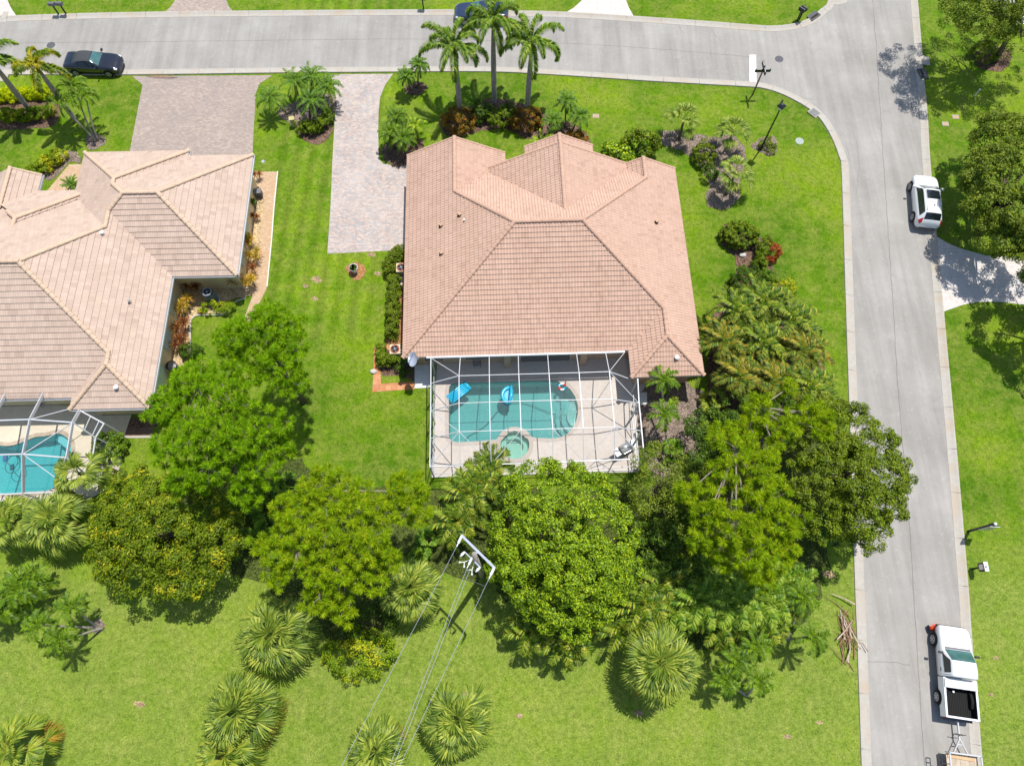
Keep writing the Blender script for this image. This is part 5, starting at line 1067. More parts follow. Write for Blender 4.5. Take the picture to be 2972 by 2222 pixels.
# --- broadleaf trees
broadleaf('broadleaf_tree', 'big round light green tree in front of the pool cage, right of the utility pole', 'tree', vbase(1215, 1190, 5.5), [lobeD(1170, 1070, 5.6, 70), lobeD(1250, 1080, 5.4, 74), lobeD(1130, 1140, 5.2, 66), lobeD(1210, 1150, 6.2, 82), lobeD(1300, 1150, 5.4, 72), lobeD(1160, 1230, 5.4, 74), lobeD(1250, 1230, 6.0, 82), lobeD(1310, 1220, 5, 60), lobeD(1220, 1300, 4.8, 70), lobeD(1280, 1290, 4.6, 60), lobeD(1110, 1200, 4.4, 56), lobeD(1170, 1290, 4.2, 48)], 'lf_bright', 210, r0=.22, leaf=(.16, .075), clump=.38, dens=105)
broadleaf('broadleaf_tree', 'dark green round tree overhanging the vertical road', 'tree', vbase(1810, 1030, 5.5), [lobeD(1830, 930, 5.4, 60), lobeD(1780, 970, 5.6, 60), lobeD(1880, 970, 5.4, 54), lobeD(1830, 1020, 6.4, 70), lobeD(1900, 1030, 5.4, 58), lobeD(1770, 1040, 5.6, 62), lobeD(1850, 1090, 5.6, 66), lobeD(1900, 1080, 5.0, 48), lobeD(1790, 1110, 5.0, 56), lobeD(1860, 1140, 4.6, 48), lobeD(1800, 900, 4.8, 36)], 'lf_oak', 211, r0=.22, leaf=(.15, .07), gaps=.06, dens=115, clump=.36)
broadleaf('broadleaf_tree', 'dark tree flecked with yellow leaves below the neighbour\'s pool', 'tree', vbase(365, 1165, 3.6), [lobeD(290, 1080, 3.4, 60), lobeD(360, 1100, 3.8, 70), lobeD(430, 1120, 3.6, 66), lobeD(280, 1150, 3.6, 66), lobeD(360, 1170, 4.4, 76), lobeD(450, 1180, 3.4, 60), lobeD(300, 1220, 3.4, 60), lobeD(390, 1230, 3.4, 64), lobeD(250, 1100, 2.8, 44), lobeD(250, 1200, 2.8, 48), lobeD(480, 1150, 2.8, 44)], 'lf_yellowtree', 212, leaf=(.19, .075), r0=.18, dens=120)
broadleaf('broadleaf_tree', 'small olive tree touching the lower right corner of the big cage', 'tree', vbase(1430, 1050, 3.0), [lobeD(1430, 1010, 3.2, 50), lobeD(1400, 1060, 3.0, 44), lobeD(1460, 1050, 3.2, 44), lobeD(1410, 1110, 2.8, 46), lobeD(1450, 1120, 2.6, 44)], 'lf_olive', 213, r0=.12, leaf=(.15, .06))
broadleaf('broadleaf_tree', 'shaded dark tree in the gap between the big round tree and the yellow-green pine', 'tree', vbase(1430, 1180, 2.6), [lobeD(1420, 1180, 2.8, 50), lobeD(1470, 1200, 2.6, 50), lobeD(1380, 1210, 2.4, 44), lobeD(1500, 1130, 2.6, 46)], 'lf_dark', 214, r0=.1)
broadleaf('broadleaf_tree', 'dark undergrowth tree below the sparse pine, above the cage corner palms', 'tree', vbase(1530, 960, 2.4), [lobeD(1530, 930, 2.4, 44), lobeD(1560, 980, 2.8, 46), lobeD(1520, 1010, 2.4, 46), lobeD(1620, 900, 2.6, 50), lobeD(1680, 900, 2.8, 50)], 'lf_dark', 215, r0=.1)
pA = D(2150, 132); tA = [lobeD(2085, 25, 5.4, 44), lobeD(2140, 50, 5.6, 48), lobeD(2195, 30, 5.8, 46), lobeD(2160, 85, 4.2, 36), lobeD(2205, 90, 4.6, 30), lobeD(2060, 55, 4.8, 22), (37.5, 46.5, 7.4, 2.6, 2.4, 1.3), (35.2, 44.8, 6.8, 1.9, 1.8, .9), (39.8, 44.6, 6.8, 2.2, 2.0, 1.1),  (34.6, 48.6, 6.8, 2.0, 1.9, 1), (41.5, 47.5, 6.8, 2.4, 2.2, 1.1), (33.9, 46.6, 6.2, 1.2, 1.2, .7), (39, 49.5, 7.2, 2.6, 2.4, 1.2)]
broadleaf('broadleaf_tree', 'loose grey-green tree in a mulch ring in the top right corner', 'tree', pA, tA, 'lf_olive', 216, r0=.2, gaps=.25, leaf=(.17, .07), dens=80)
broadleaf('broadleaf_tree', 'large spreading tree at the right edge beside the white car', 'tree', vbase(2195, 430, 4.2), [lobeD(2170, 300, 4.2, 60), lobeD(2140, 370, 4.0, 56), lobeD(2200, 380, 4.8, 72), lobeD(2120, 430, 3.4, 44), lobeD(2170, 450, 4.4, 62), lobeD(2150, 510, 3.6, 40), lobeD(2220, 470, 4.8, 64), lobeD(2230, 320, 4.8, 60), lobeD(2105, 390, 3.2, 34), lobeD(2195, 520, 4, 36), lobeD(2210, 575, 4.0, 26)], 'lf_olive', 217, r0=.28, leaf=(.18, .085), gaps=.04, dens=120)
pB = D(2190, 760)+Vector((.196*6.5+.9, .288*6.5, 0)); 
broadleaf('broadleaf_tree', 'tree just outside the right edge whose shade falls on the lower right lawn', 'tree', pB, [(pB.x+dx, pB.y+dy, 6.5, 2.4, 2.3, 1.3) for dx, dy in ((-1.2, 1.2), (1.5, 1.5), (.2, -1.2), (2.4, -.6))]+[(pB.x+1, pB.y+4.2, 6.2, 2.3, 2.0, 1.1)], 'lf_oak', 218, r0=.25)
# --- shrubs
def shrub(label, cx, cy, rx, ry, h, mat, seed, name='shrub', leaf=(.12, .07), dens=60, clump=.22, gaps=.05, box=False, group=None, cat='shrub'):
    R = np.random.default_rng(seed); p = D(cx, cy, h*.6); m = mpp(cy, h*.6); t = empty(name, (p.x, p.y, 0), label, cat, group)
    rx_, ry_ = rx*m, ry*m
    if box:
        L = []; k = max(1, int(rx_/.4)); j = max(1, int(ry_/.4))
        L = [((i+.5)/k*2*rx_-rx_, (q+.5)/j*2*ry_-ry_, h*.55, rx_/k*1.15, ry_/j*1.15, h*.5) for i in range(k) for q in range(j)]
    else: L = [(0, 0, h*.5, rx_, ry_, h*.55)]
    crown_mesh('foliage', L, mat, t, R, leaf, dens, clump, gaps, -.6)
    mb = MB(); rng = random.Random(seed)
    for i in range(5): a = i*1.3; mb.tube([(0, 0, 0), (math.cos(a)*rx_*.3, math.sin(a)*ry_*.3, h*.3), (math.cos(a)*rx_*.55, math.sin(a)*ry_*.55, h*.62)], [.03, .02, .01], 5, False)
    mb.build('stem', 'bark', t); return t
def hedge(label, pts, wid, h, mat, seed, leaf=(.10, .06), group=None):
    """clipped hedge following a line of D points"""
    R = np.random.default_rng(seed); wid *= .72; L = resample(catmull(dpts(pts), 6), wid*.45); c0 = L[len(L)//2]; t = empty('hedge', (c0.x, c0.y, 0), label, 'hedge', group)
    crown_mesh('foliage', [(p.x-c0.x, p.y-c0.y, h*.52, wid*.55, wid*.55, h*.5) for p in L], mat, t, R, leaf, 60, .2, .03, -.75)
    mb = MB()
    for p in L[::2]: mb.tube([(p.x-c0.x, p.y-c0.y, 0), (p.x-c0.x, p.y-c0.y, h*.7)], [.025, .012], 5, False)
    mb.build('stem', 'bark', t); return t
shrub('round croton mound with orange-red flecks under the leftmost tall palm', 990, 258, 36, 30, 1.1, 'lf_croton', 300, leaf=(.14, .06))
shrub('dark grey-green shrub left of the middle tall palm', 1040, 238, 20, 24, 1.1, 'lf_dark', 301)
shrub('clipped green cube-like shrub at the foot of the middle tall palm', 1079, 252, 24, 20, 1.1, 'lf_hedge', 302)
shrub('dull green shrub immediately right of the middle tall palm trunk', 1100, 236, 14, 12, 1.0, 'lf_dark', 303)
shrub('orange-red croton mound under the rightmost tall palm', 1138, 256, 33, 30, 1.1, 'lf_croton', 304, leaf=(.14, .06))
shrub('dark croton with red leaves behind the entry roof at the end of the front bed', 1242, 300, 26, 20, 1.1, 'lf_croton', 305)
shrub('low dark croton beside the cycad rosette', 1205, 312, 20, 12, .7, 'lf_croton', 306)
shrub('round-leaved bright sea grape bush touching the roof gable', 1337, 330, 34, 26, 1.5, 'lf_bright', 307, leaf=(.24, .22), dens=30, clump=.34)
shrub('taller darker sea grape bush right of the bright one', 1382, 308, 36, 30, 1.9, 'lf_oak', 308, leaf=(.2, .12), dens=40, clump=.32)
shrub('dark leathery shrub between the lower and middle fan palms', 1524, 332, 24, 28, 1.2, 'lf_oak', 309)
shrub('low brown-green shrub at the foot of the black lamp post', 1660, 312, 16, 14, .5, 'lf_olive', 310, leaf=(.14, .05))
shrub('low dark shrub in the mulch below the sea grapes', 1532, 372, 18, 16, .8, 'lf_dark', 311)
shrub('clipped oval hedge mound below the three fan palms', 1599, 505, 40, 29, 1.2, 'lf_hedge', 312, dens=80, gaps=0, clump=.17)
shrub('red-leaved shrub beside the road lawn under the clipped oval hedge', 1667, 540, 16, 20, 1.2, 'lf_red', 313, gaps=.35)
hedge('clipped narrow hedge running down from the oval hedge mound', [(1648, 535), (1640, 560), (1634, 585)], .9, 1.2, 'lf_hedge', 314)
shrub('dense dark green bush above the palm thicket', 1616, 608, 38, 32, 1.6, 'lf_dark', 315)
shrub('glossy green bush right of the dark bush above the thicket', 1655, 610, 22, 26, 1.5, 'lf_adon', 316)
shrub('yellow-green loose shrub at the road side of the thicket top', 1692, 628, 28, 22, 1.4, 'lf_yellow', 317, gaps=.2)
hedge('curved clipped hedge on the grass island between the driveways', [(655, 283), (680, 285), (703, 272), (713, 252)], .95, .9, 'lf_hedge', 318)
hedge('curved hedge at the house corner just below the paver driveway', [(873, 552), (856, 560), (846, 575), (842, 592)], .85, 1.1, 'lf_oak', 319)
hedge('long straight hedge along the salmon-roofed house wall', [(855, 612), (852, 650), (851, 690), (848, 735)], .85, 1.1, 'lf_oak', 320)
hedge('small L-shaped hedge in the orange paver frame beside the dish', [zz(400, 500), zz(410, 700), zz(440, 790), zz(600, 790), zz(800, 790)], .65, .9, 'lf_hedge', 321)
shrub('dark shrub in the corner under the satellite dish', *zz(960, 800), 15, 20, .8, 'lf_dark', 322)
hedge('lime yellow hedge at the left edge, upper of two parallel strips', [(-20, 215), (30, 213), (70, 208), (115, 208)], 1.2, .8, 'lf_lime', 323)
hedge('lime green hedge at the left edge, lower of two parallel strips', [(-20, 252), (40, 257), (90, 252), (118, 244)], 1.1, .8, 'lf_yellow', 324)
hedge('diagonal lime-topped hedge beside the neighbour\'s entry court', [(84, 378), (110, 360), (136, 342)], 1.3, .9, 'lf_yellow', 325)
shrub('round glossy bush by the corner of the neighbour\'s cage', 233, 962, 31, 28, 1.3, 'lf_adon', 326, dens=80, gaps=0)
shrub('yellow-flecked sprawling bush on the grass left of the wires', 775, 1410, 76, 46, 1.5, 'lf_yellow', 327, name='shrub', leaf=(.15, .07), clump=.32, gaps=.15)
shrub('dark half-shaded bush above the yellow-flecked sprawling bush', 800, 1350, 52, 36, 1.3, 'lf_dark', 328, clump=.3)
shrub('green bush at the lower wall of the neighbour\'s house, nearest the pine', 412, 757, 22, 14, .8, 'lf_dark', 329)
shrub('variegated yellow-green row of low shrubs below the condenser', 468, 665, 32, 12, .6, 'lf_yellow', 330, box=True)
shrub('small round shrub at the top right corner on the white slab', 2178, 35, 18, 18, 1.3, 'lf_bright', 331)
shrub('dense shrub at the foot of the top right corner tree', 2130, 110, 28, 22, 1.2, 'lf_olive', 332)
shrub('long dark undergrowth bush at the back of the cage under the round tree', 1100, 1110, 34, 44, 1.4, 'lf_dark', 333, clump=.3)
shrub('dark undergrowth bush between the utility pole and the round tree', 1085, 1220, 34, 40, 1.4, 'lf_dark', 334, clump=.3)
# --- strap-leaved plants along the neighbour's wall
def rosette(label, x, y, r, h, mat, seed, name='cordyline', heads=3):
    rng = random.Random(seed); p = D(x, y, h*.6); m = mpp(y, h); t = empty(name, (p.x, p.y, 0), label, 'plant', 'strap-leaved plants by the neighbour\'s wall'); V, F = [], []; st_ = MB()
    for k in range(heads):
        hx, hy, hz = rng.uniform(-.5, .5)*r*m, rng.uniform(-.5, .5)*r*m, h*rng.uniform(.6, 1.0); st_.tube([(hx*.4, hy*.4, 0), (hx, hy, hz)], .02, 5)
        for i in range(34):
            a = i*2.4+rng.uniform(-.2, .2); e = -.2+1.5*i/34; L = r*m*.75*rng.uniform(.8, 1.1); d = Vector((math.cos(a)*math.cos(e), math.sin(a)*math.cos(e), math.sin(e))); s_ = Vector((-math.sin(a), math.cos(a), 0))*.026; b = Vector((hx, hy, hz)); kk = len(V)
            m1 = b+d*L*.55; m2 = b+d*L*.95+Vector((0, 0, -.15*L)); V += [b-s_*.5, b+s_*.5, m1+s_, m1-s_, m2]; F += [(kk, kk+1, kk+2, kk+3), (kk+3, kk+2, kk+4)]
    mk('leaves', V, F, mat, t); st_.build('stem', 'bark', t); return t
for i, (x, y, r, h, mt, lb) in enumerate([(553, 375, 16, .9, 'lf_cordyred', 'reddish strap-leaved plant at the top corner of the neighbour\'s side wall'), (545, 440, 13, .9, 'lf_date', 'thin green strap-leaved plant by the white window of the side wall'), (551, 467, 14, .7, 'lf_cordyred', 'dark red strap-leaved plant halfway along the neighbour\'s side wall'),
    (540, 520, 22, 1.1, 'lf_cordy', 'olive-gold strap-leaved plant, first below the halfway gap of the side wall'), (546, 548, 22, 1.0, 'lf_cordy', 'orange-gold strap-leaved plant, lowest but two by the brick path'), (545, 577, 20, .9, 'lf_cordyred', 'bronze strap-leaved plant above the last golden one by the path'), (545, 610, 24, 1.1, 'lf_cordy', 'golden strap-leaved plant at the lower corner of the side wall beside the path'),
    (508, 610, 26, 1.1, 'lf_cordyred', 'dark maroon strap-leaved plant just right of the condenser'), (484, 600, 14, .9, 'lf_cordyred', 'small maroon strap-leaved plant between condenser and wall'), (398, 660, 27, 1.1, 'lf_cordy', 'golden strap-leaved plant at the bend of the edged bed'), (388, 706, 27, 1.0, 'lf_cordyred', 'red-bronze strap-leaved plant below the bend of the edged bed'), (390, 735, 25, 1.0, 'lf_cordyred', 'darkest bronze strap-leaved plant above the green bush'), (416, 612, 26, .9, 'lf_cordyred', 'brownish plant in the inner corner of the neighbour\'s walls'), (215, 985, 18, .7, 'lf_red', 'red bromeliads under the round glossy bush'), (1463, 843+20, 18, .5, 'lf_sabalgold', 'pale spiky plant on the ground below the right end of the salmon roof')]):
    rosette(lb, x, y, r, h, mt, 340+i, heads=4 if r > 20 else 2)
# --- pile of cut fronds at the kerb
t = empty('frond_pile', D(1828, 1368), 'heap of dead brown palm fronds dumped on the verge', 'frond pile'); rng = random.Random(9); mb = MB(); mb2 = MB()
for i in range(46):
    a = rng.gauss(PI/2, .45); L = rng.uniform(.8, 1.9); c_ = Vector((rng.gauss(0, .25), rng.gauss(0, .7), rng.uniform(.05, .3))); d = Vector((math.cos(a), math.sin(a), rng.uniform(-.1, .12))); s_ = Vector((-d.y, d.x, 0))*rng.uniform(-.2, .2)
    (mb2 if i % 5 == 0 else mb).tube([c_-d*L/2, c_+s_, c_+d*L/2], [.03, .022, .008] if i % 5 else [.05, .035, .02], 5)
mb.build('fronds', 'dead_frond', t); mb2.build('stalks', 'dead_frond_pale', t)
t = empty('fallen_frond', D(350, 166), 'fallen brown palm frond lying in the kerb below the black car', 'palm frond'); V, F = [], []; pin_frond(V, F, (0, 0, .12), PI*.98, .02, .15, 2.6, .35, .02, 24, random.Random(4), .1, 0, .1); mk('frond', V, F, 'dead_frond', t); t.location = D(385, 168); MB().tube([(0, 0, .12), (-.4, 0, .11)], .03, 6).build('stalk', 'dead_frond_pale', t)
# loose stones
for i, (x, y, s_, lb) in enumerate([(807, 803, .22, 'pale boulder on the orange paver path below the hedge'), (1603, 552, .25, 'grey boulder at the foot of the narrow clipped hedge'), (700, 640, .0, '')]):
    if s_: 
        R = random.Random(i); mb = MB().ico((0, 0, s_*.35), s_, 2, (1.1, .8, .6)); mb.v = [v*(1+R.uniform(-.12, .12)) for v in mb.v]; o = mb.build('boulder', 'rock'); o.location = D(x, y); tag(o, lb, 'rock')

# ------------------------------------------------------------ street furniture
def lamp_post():
    b = D(1643, 322); t = empty('street_lamp', b, 'tall black lamp post with square head on the corner lawn', 'street lamp')
    MB().lathe((0, 0, 0), [(.16, 0), (.16, .3), (.09, .45)], 10).build('base', 'black_metal', t); MB().tube([(0, 0, .4), (0, 0, 4.3)], [.075, .05], 8).build('post', 'black_metal', t)
    h = MB(); h.tube([(0, 0, 4.25), (0, 0, 4.4)], [.06, .16], 4).build('neck', 'black_metal', t); MB().tube([(0, 0, 4.4), (0, 0, 4.72)], [.17, .25], 4).build('lantern', 'lamp_clear', t)
    MB().tube([(0, 0, 4.72), (0, 0, 4.78), (0, 0, 4.92)], [.36, .36, .12], 4).build('cap', 'black_metal', t)
    MB().box((0, .24, 4.98), (.04, .04, .10)).build('finial', 'black_metal', t)
lamp_post()
def text_on(txt, size, loc, M, mat, parent, name='lettering'):
    cu = bpy.data.curves.new('txt', 'FONT'); cu.body = txt; cu.size = size; cu.align_x = 'CENTER'; cu.align_y = 'CENTER'; cu.extrude = .002
    o = bpy.data.objects.new('tmp', cu); COL.objects.link(o); bpy.context.view_layer.update(); dg = bpy.context.evaluated_depsgraph_get(); me = bpy.data.meshes.new_from_object(o.evaluated_get(dg)); bpy.data.objects.remove(o)
    me.materials.clear(); me.materials.append(MATS[mat]); q = bpy.data.objects.new(name, me); COL.objects.link(q); q.parent = parent; q.matrix_local = Matrix.Translation(loc) @ M; return q
def sign_post():
    b = D(1626, 204); t = empty('street_sign', b, 'brown post with crossed black street name blades at the corner', 'street sign')
    MB().tube([(0, 0, 0), (0, 0, 2.5)], [.07, .055], 8).build('post', 'brown_post', t)
    for k, (a, z) in enumerate(((0.03, 2.55), (PI/2+.03, 2.8))):
        s_ = MB().box((0, 0, z), (.62, .05, .13), a); o = s_.build('sign_blade', 'black_metal', t)
        f_ = MB()
        for e in (-1, 1): f_.box((e*.32*math.cos(a), e*.32*math.sin(a), z+.132), (.20, .018, .004), a)
        f_.build('edge_trim', 'silver', t)
    MB().ico((0, 0, 2.98), .07, 2).build('finial', 'black_metal', t)
sign_post()
def stop_like(x, y):
    b = D(x, y); t = empty('sign_post', b, 'black post with pale plate and white ball on top, on the right verge', 'sign')
    MB().box((0, 0, 1.1), (.07, .07, 1.1)).build('post', 'black_metal', t)
    MB().box((.06, -.14, 1.95), (.30, .02, .62), -.05).build('plate', 'silver', t); MB().box((.06, -.112, 1.95), (.33, .012, .65), -.05).build('plate_frame', 'black_metal', t)
    for k in range(3): MB().box((.06, -.164, 1.75+.2*k), (.18-.03*k, .003, .03), -.05).build('marking', 'grey_metal', t)
    MB().box((0, 0, 2.45), (.09, .09, .22)).build('cap_block', 'black_metal', t); MB().ico((0, 0, 2.72), .1, 2).build('ball', 'float_white', t)
stop_like(2092, 1147)
def mailbox(b, rz_, label, group=None, s_=1., light=True):
    t = empty('mailbox', b, label, 'mailbox', group, rz_)
    MB().box((0, 0, .5*s_), (.05, .05, .5*s_)).build('post', 'black_metal', t); mb = MB(); n = 8; w_ = .14*s_; L = .28*s_
    for e in (-L, L): mb.v += [Vector((-w_, e, 1.0*s_)), Vector((w_, e, 1.0*s_))]+[Vector((w_*math.cos(PI*k/n), e, 1.0*s_+.16*s_+w_*math.sin(PI*k/n))) for k in range(n+1)]
    m_ = n+3; mb.f += [(k, (k+1) % m_, m_+(k+1) % m_, m_+k) for k in range(m_)]+[tuple(range(m_))[::-1], tuple(range(m_, 2*m_))]
    bx = mb.build('box', 'pool_grey' if light else 'black_metal', t); MB().box((w_+.012, .1, 1.3*s_), (.01, .02, .1)).build('flag', 'rust_red', bx); return t
mailbox(D(172/1.3436*1.0+.0, 33), 1.5, 'twin mailbox across the street at the top left, left one', 'paired mailboxes at the top left'); mailbox(D(144, 32), 1.5, 'twin mailbox across the street at the top left, right one', 'paired mailboxes at the top left')
mailbox(D(915, 20), 1.5, 'single dark mailbox at the top edge above the street centre', light=False)
mailbox(D(1722, 45), .8, 'left of two dark mailboxes on the curved corner across the street', 'paired mailboxes on the corner', light=False); mailbox(D(1727, 42), .8, 'right of two dark mailboxes on the curved corner across the street', 'paired mailboxes on the corner', light=False)
# pillar style mailbox lower on the right verge
t = empty('pedestal_box', D(2102, 1228), 'grey pedestal utility box with white rim and ball on the right verge', 'utility box')
MB().box((0, 0, .35), (.05, .05, .35)).build('post', 'black_metal', t); MB().box((.02, 0, .95), (.10, .26, .30)).build('box', 'iron', t); MB().box((-.09, 0, .97), (.008, .16, .2)).build('plate', 'silver', t); MB().box((.02, 0, 1.28), (.12, .28, .03)).build('lid', 'float_white', t); MB().ico((.02, 0, 1.38), .08, 2).build('ball', 'float_white', t)
# small things in the grass
def disc(p, r, mat, name, label, cat, h=.02, n=20):
    o = MB().lathe((0, 0, 0), [(r, 0), (r, h), (r*.85, h+.006), (r*.83, h)], n).build(name, mat); o.location = p; tag(o, label, cat); return o
disc(D(1683, 128), .36, 'iron', 'manhole_cover', 'dark round manhole cover in the junction near the white stop bar', 'manhole cover', .012)
disc(D(110, 98), .36, 'iron', 'manhole_cover', 'dark round manhole cover in the street above the yellow palm', 'manhole cover', .012)
disc(D(1727, 305), .34, 'util_green', 'access_lid', 'pale round utility lid in the corner lawn right of the lamp', 'utility lid')
disc(D(568, 349), .14, 'galv', 'access_lid', 'small pale round lid in the grass right of the neighbour\'s roof corner', 'utility lid')
for x, y, lb in ((2064, 253, 'pinkish square meter lid on the right lawn, upper one'), (2042, 268, 'brown square meter lid with pale rim on the right lawn, lower one'), (1287, 251, 'small brown square lid in the front lawn')):
    t = empty('meter_lid', D(x, y), lb, 'utility lid'); MB().box((0, 0, .012), (.26, .2, .012), -.05).build('rim', 'kerb_concrete', t); MB().box((0, 0, .026), (.21, .15, .006), -.05).build('cover', 'stucco_tan', t)
t = empty('storm_drain', D(1759, 244), 'storm drain grate set in the curved kerb', 'drain', rz=math.radians(-50)); MB().box((0, -.05, .06), (.42, .36, .03)).build('frame', 'kerb_concrete', t)
mb = MB(); 
for i in range(8): mb.box((-.31+i*.088, -.05, .097), (.022, .3, .008))
mb.build('grate', 'grey_metal', t); MB().box((0, -.05, .091), (.35, .31, .002)).build('opening', 'dark_gap', t)
for (x, y, a, lb) in ((1993, 161, -83, 'dark storm inlet in the right kerb under the tree shade'), (1757, 36, 40, 'dark storm inlet in the curved kerb across the street')):
    t = empty('storm_drain', D(x, y), lb, 'drain', rz=math.radians(a)); MB().box((0, 0, .075), (.55, .33, .03)).build('frame', 'iron', t); MB().box((0, -.1, .107), (.45, .10, .004)).build('opening', 'dark_gap', t)
t = empty('lawn_pipe', D(2105, 208), 'short white pipe standing in the shaded right lawn', 'pipe'); MB().tube([(0, 0, 0), (0, 0, .7)], .045, 8).build('pipe', 'float_white', t); MB().lathe((0, 0, .7), [(.07, 0), (.07, .08)], 10).build('cap', 'float_white', t)
t = empty('utility_cabinet', D(636, 272), 'small yellowish utility cabinet at the edge of the date palm island', 'utility box', rz=.2); MB().box((0, 0, .42), (.18, .16, .42)).build('cabinet', 'util_box', t); MB().box((0, 0, .86), (.21, .19, .025)).build('lid', 'util_box', t)
t = empty('garden_ornament', D(660, 268), 'glossy maroon dome beside the yellowish cabinet', 'garden ornament', rz=.3); mb = MB(); mb.ico((0, 0, .05), .5, 2, (1.0, .6, .8)); mb.build('shell', 'maroon', t, True); MB().box((0, 0, .02), (.5, .32, .02)).build('base', 'dark_gap', t)
t = empty('planter', D(767, 587), 'white round planter with a small plant in a red mulch circle', 'planter'); MB().lathe((0, 0, 0), [(.15, 0), (.15, .04), (.22, .3), (.30, .62), (.33, .66), (.27, .66), (.25, .58)], 20).build('pot', 'float_white', t, True); MB().lathe((0, 0, .52), [(.25, 0), (.25, .01)], 16).build('soil', 'mulch', t)
crown_mesh('plant', [(0, 0, .62, .16, .16, .18)], 'lf_dark', t, np.random.default_rng(3), (.09, .05), 40, .12)
# AC condensers
def condenser(p, label, r, h, mat, square=False, rz_=0, zb=.0):
    t = empty('air_conditioner', p, label, 'air conditioner', rz=rz_); MB().box((0, 0, .05+zb), (r*1.15, r*1.15, .05)).build('pad', 'slab', t)
    if square: MB().box((0, 0, .1+h/2), (r, r, h/2)).build('casing', mat, t)
    else:
        mb = MB(); n = 28; mb.tube([(0, 0, .1), (0, 0, .1+h)], r, n); mb.build('casing', mat, t); fi = MB()
        for k in range(28): a = 2*PI*k/28; fi.box((math.cos(a)*r, math.sin(a)*r, .1+h*.45), (.012, .012, h*.42), a)
        fi.build('fins', 'galv', t)
    MB().torus((0, 0, .12+h), r*.8, .035, 28, 6).build('fan_ring', 'galv' if not square else 'rust_red', t, True); MB().lathe((0, 0, .105+h), [(r*.76, 0), (r*.76, .004)], 24).build('fan_opening', 'dark_gap', t)
    mb = MB()
    for k in range(4): a = k*PI/2+.4; mb.box((math.cos(a)*r*.4, math.sin(a)*r*.4, .125+h), (r*.34, r*.13, .006), a)
    mb.build('fan_blade', 'iron', t); MB().lathe((0, 0, .12+h), [(.06, 0), (.05, .03)], 10).build('motor', 'galv', t)
condenser(D(462, 648), 'tall dark cylindrical condenser in the corner of the neighbour\'s walls', .38, 1.15, 'ac_green')
condenser(D(857, 764), 'beige condenser with a rusty fan ring beside the orange paver path', .36, .75, 'beige_metal', True, mainY)
condenser(D(870, 590), 'beige condenser half under the eave between the two hedges', .36, .75, 'beige_metal', True, mainY)
t = empty('pump', D(868, 612), 'black pool pump box under the eave next to the upper condenser', 'pump', rz=mainY); MB().box((0, 0, .3), (.32, .22, .3)).build('housing', 'black_metal', t); MB().lathe((.1, -.45, 0), [(.12, 0), (.12, .7), (.05, .78)], 12).build('filter', 'beige_metal', t)
t = empty('pipework', D(858, 737), 'white looped pipe sticking out from the wall above the rusty condenser', 'pipe'); MB().tube([ML(.4, 1.55, .6)-t.location, ML(-.55, 1.5, .6)-t.location, ML(-.62, 1.42, .6)-t.location, ML(-.55, 1.32, .6)-t.location, ML(.4, 1.32, .6)-t.location], .04, 8).build('pipe', 'float_white', t, True); MB().tube([ML(-.5, 1.42, 0)-t.location, ML(-.5, 1.42, .58)-t.location], .03, 6).build('stand', 'rust_red', t)
t = empty('wall_unit', D(562, 424), 'small black box on the stones beside the neighbour\'s side wall', 'utility box', rz=.1); MB().box((0, 0, .35), (.24, .2, .3)).build('casing', 'iron', t); MB().box((0, 0, .67), (.27, .23, .03)).build('lid', 'pool_grey', t)
t = empty('garden_hose', D(565, 432), 'loose green hose loop by the small black box', 'hose'); MB().torus((0, -.1, .04), .22, .018, 24, 6).build('coil', 'trunk_green', t)
t = empty('rubbish_bin', D(382, 800), 'dark round bin at the neighbour\'s wall partly under the pine', 'bin'); MB().lathe((0, 0, 0), [(.3, 0), (.36, .9)], 16).build('body', 'iron', t); MB().lathe((0, 0, .9), [(.38, 0), (.38, .04), (.2, .1)], 16).build('lid', 'black_metal', t)
# stone edging of the neighbour's bed
for L in ([(411, 762), (412, 700), (416, 688), (430, 681), (480, 680), (495, 668), (510, 652), (530, 645)],):
    kk = MB().tube([p+Vector((0, 0, .05)) for p in catmull(dpts(L), 5)], .05, 6).build('bed_edging', 'slab'); tag(kk, 'curved pale edging between the neighbour\'s planted bed and side lawn', 'garden edging')
kk = MB().tube([p+Vector((0, 0, .04)) for p in dpts([(600, 371), (592, 450), (587, 518), (577, 620)])], .045, 6).build('path_edging', 'white_concrete'); tag(kk, 'white edging strip along the right side of the brick side path', 'garden edging')

# ------------------------------------------------------------ utility pole and wires
zt = 10.0
e1 = S(1338.6, 1552, zt); e2 = S(1436.5, 1648, zt); cm = (e1+e2)/2; ax = (e2-e1).normalized(); pf = Vector((ax.y, -ax.x, 0))
if pf.y > 0: pf = -pf
b = cm+pf*.24; b.z = 0
up_ = empty('utility_pole', b, 'wooden utility pole with steel crossarm, insulators and switches between the trees', 'utility pole')
o_ = lambda p: Vector(p)-b
MB().tube([(0, 0, 0), (0, 0, zt+.35)], [.19, .13], 12).build('pole', 'trunk_grey', up_, True)
MB().bar(o_(e1)+Vector((0, 0, 0)), o_(e2), .12, .10).build('crossarm', 'galv', up_); MB().bar(o_(cm), Vector((0, 0, zt)), .09, .09).build('bracket', 'galv', up_)
wd_ = (S(760*K, 1650*K, 9.0)-e1); wd_.z = 0; wd_.normalize()
def insul(p, L, parent, r=.085):
    q = Vector(p); mb = MB(); n = 7
    mb.tube([q+wd_*(L*k/14) for k in range(15)], [r*(.95 if k % 2 else .75)*(1 if k < 10 else .45) for k in range(15)], 10)
    mb.build('insulator', 'lamp_clear', parent, True); return q+wd_*L
i1 = insul(o_(e1)+ax*.05, .6, up_); i2 = insul(o_(e2)-ax*.05, .6, up_)
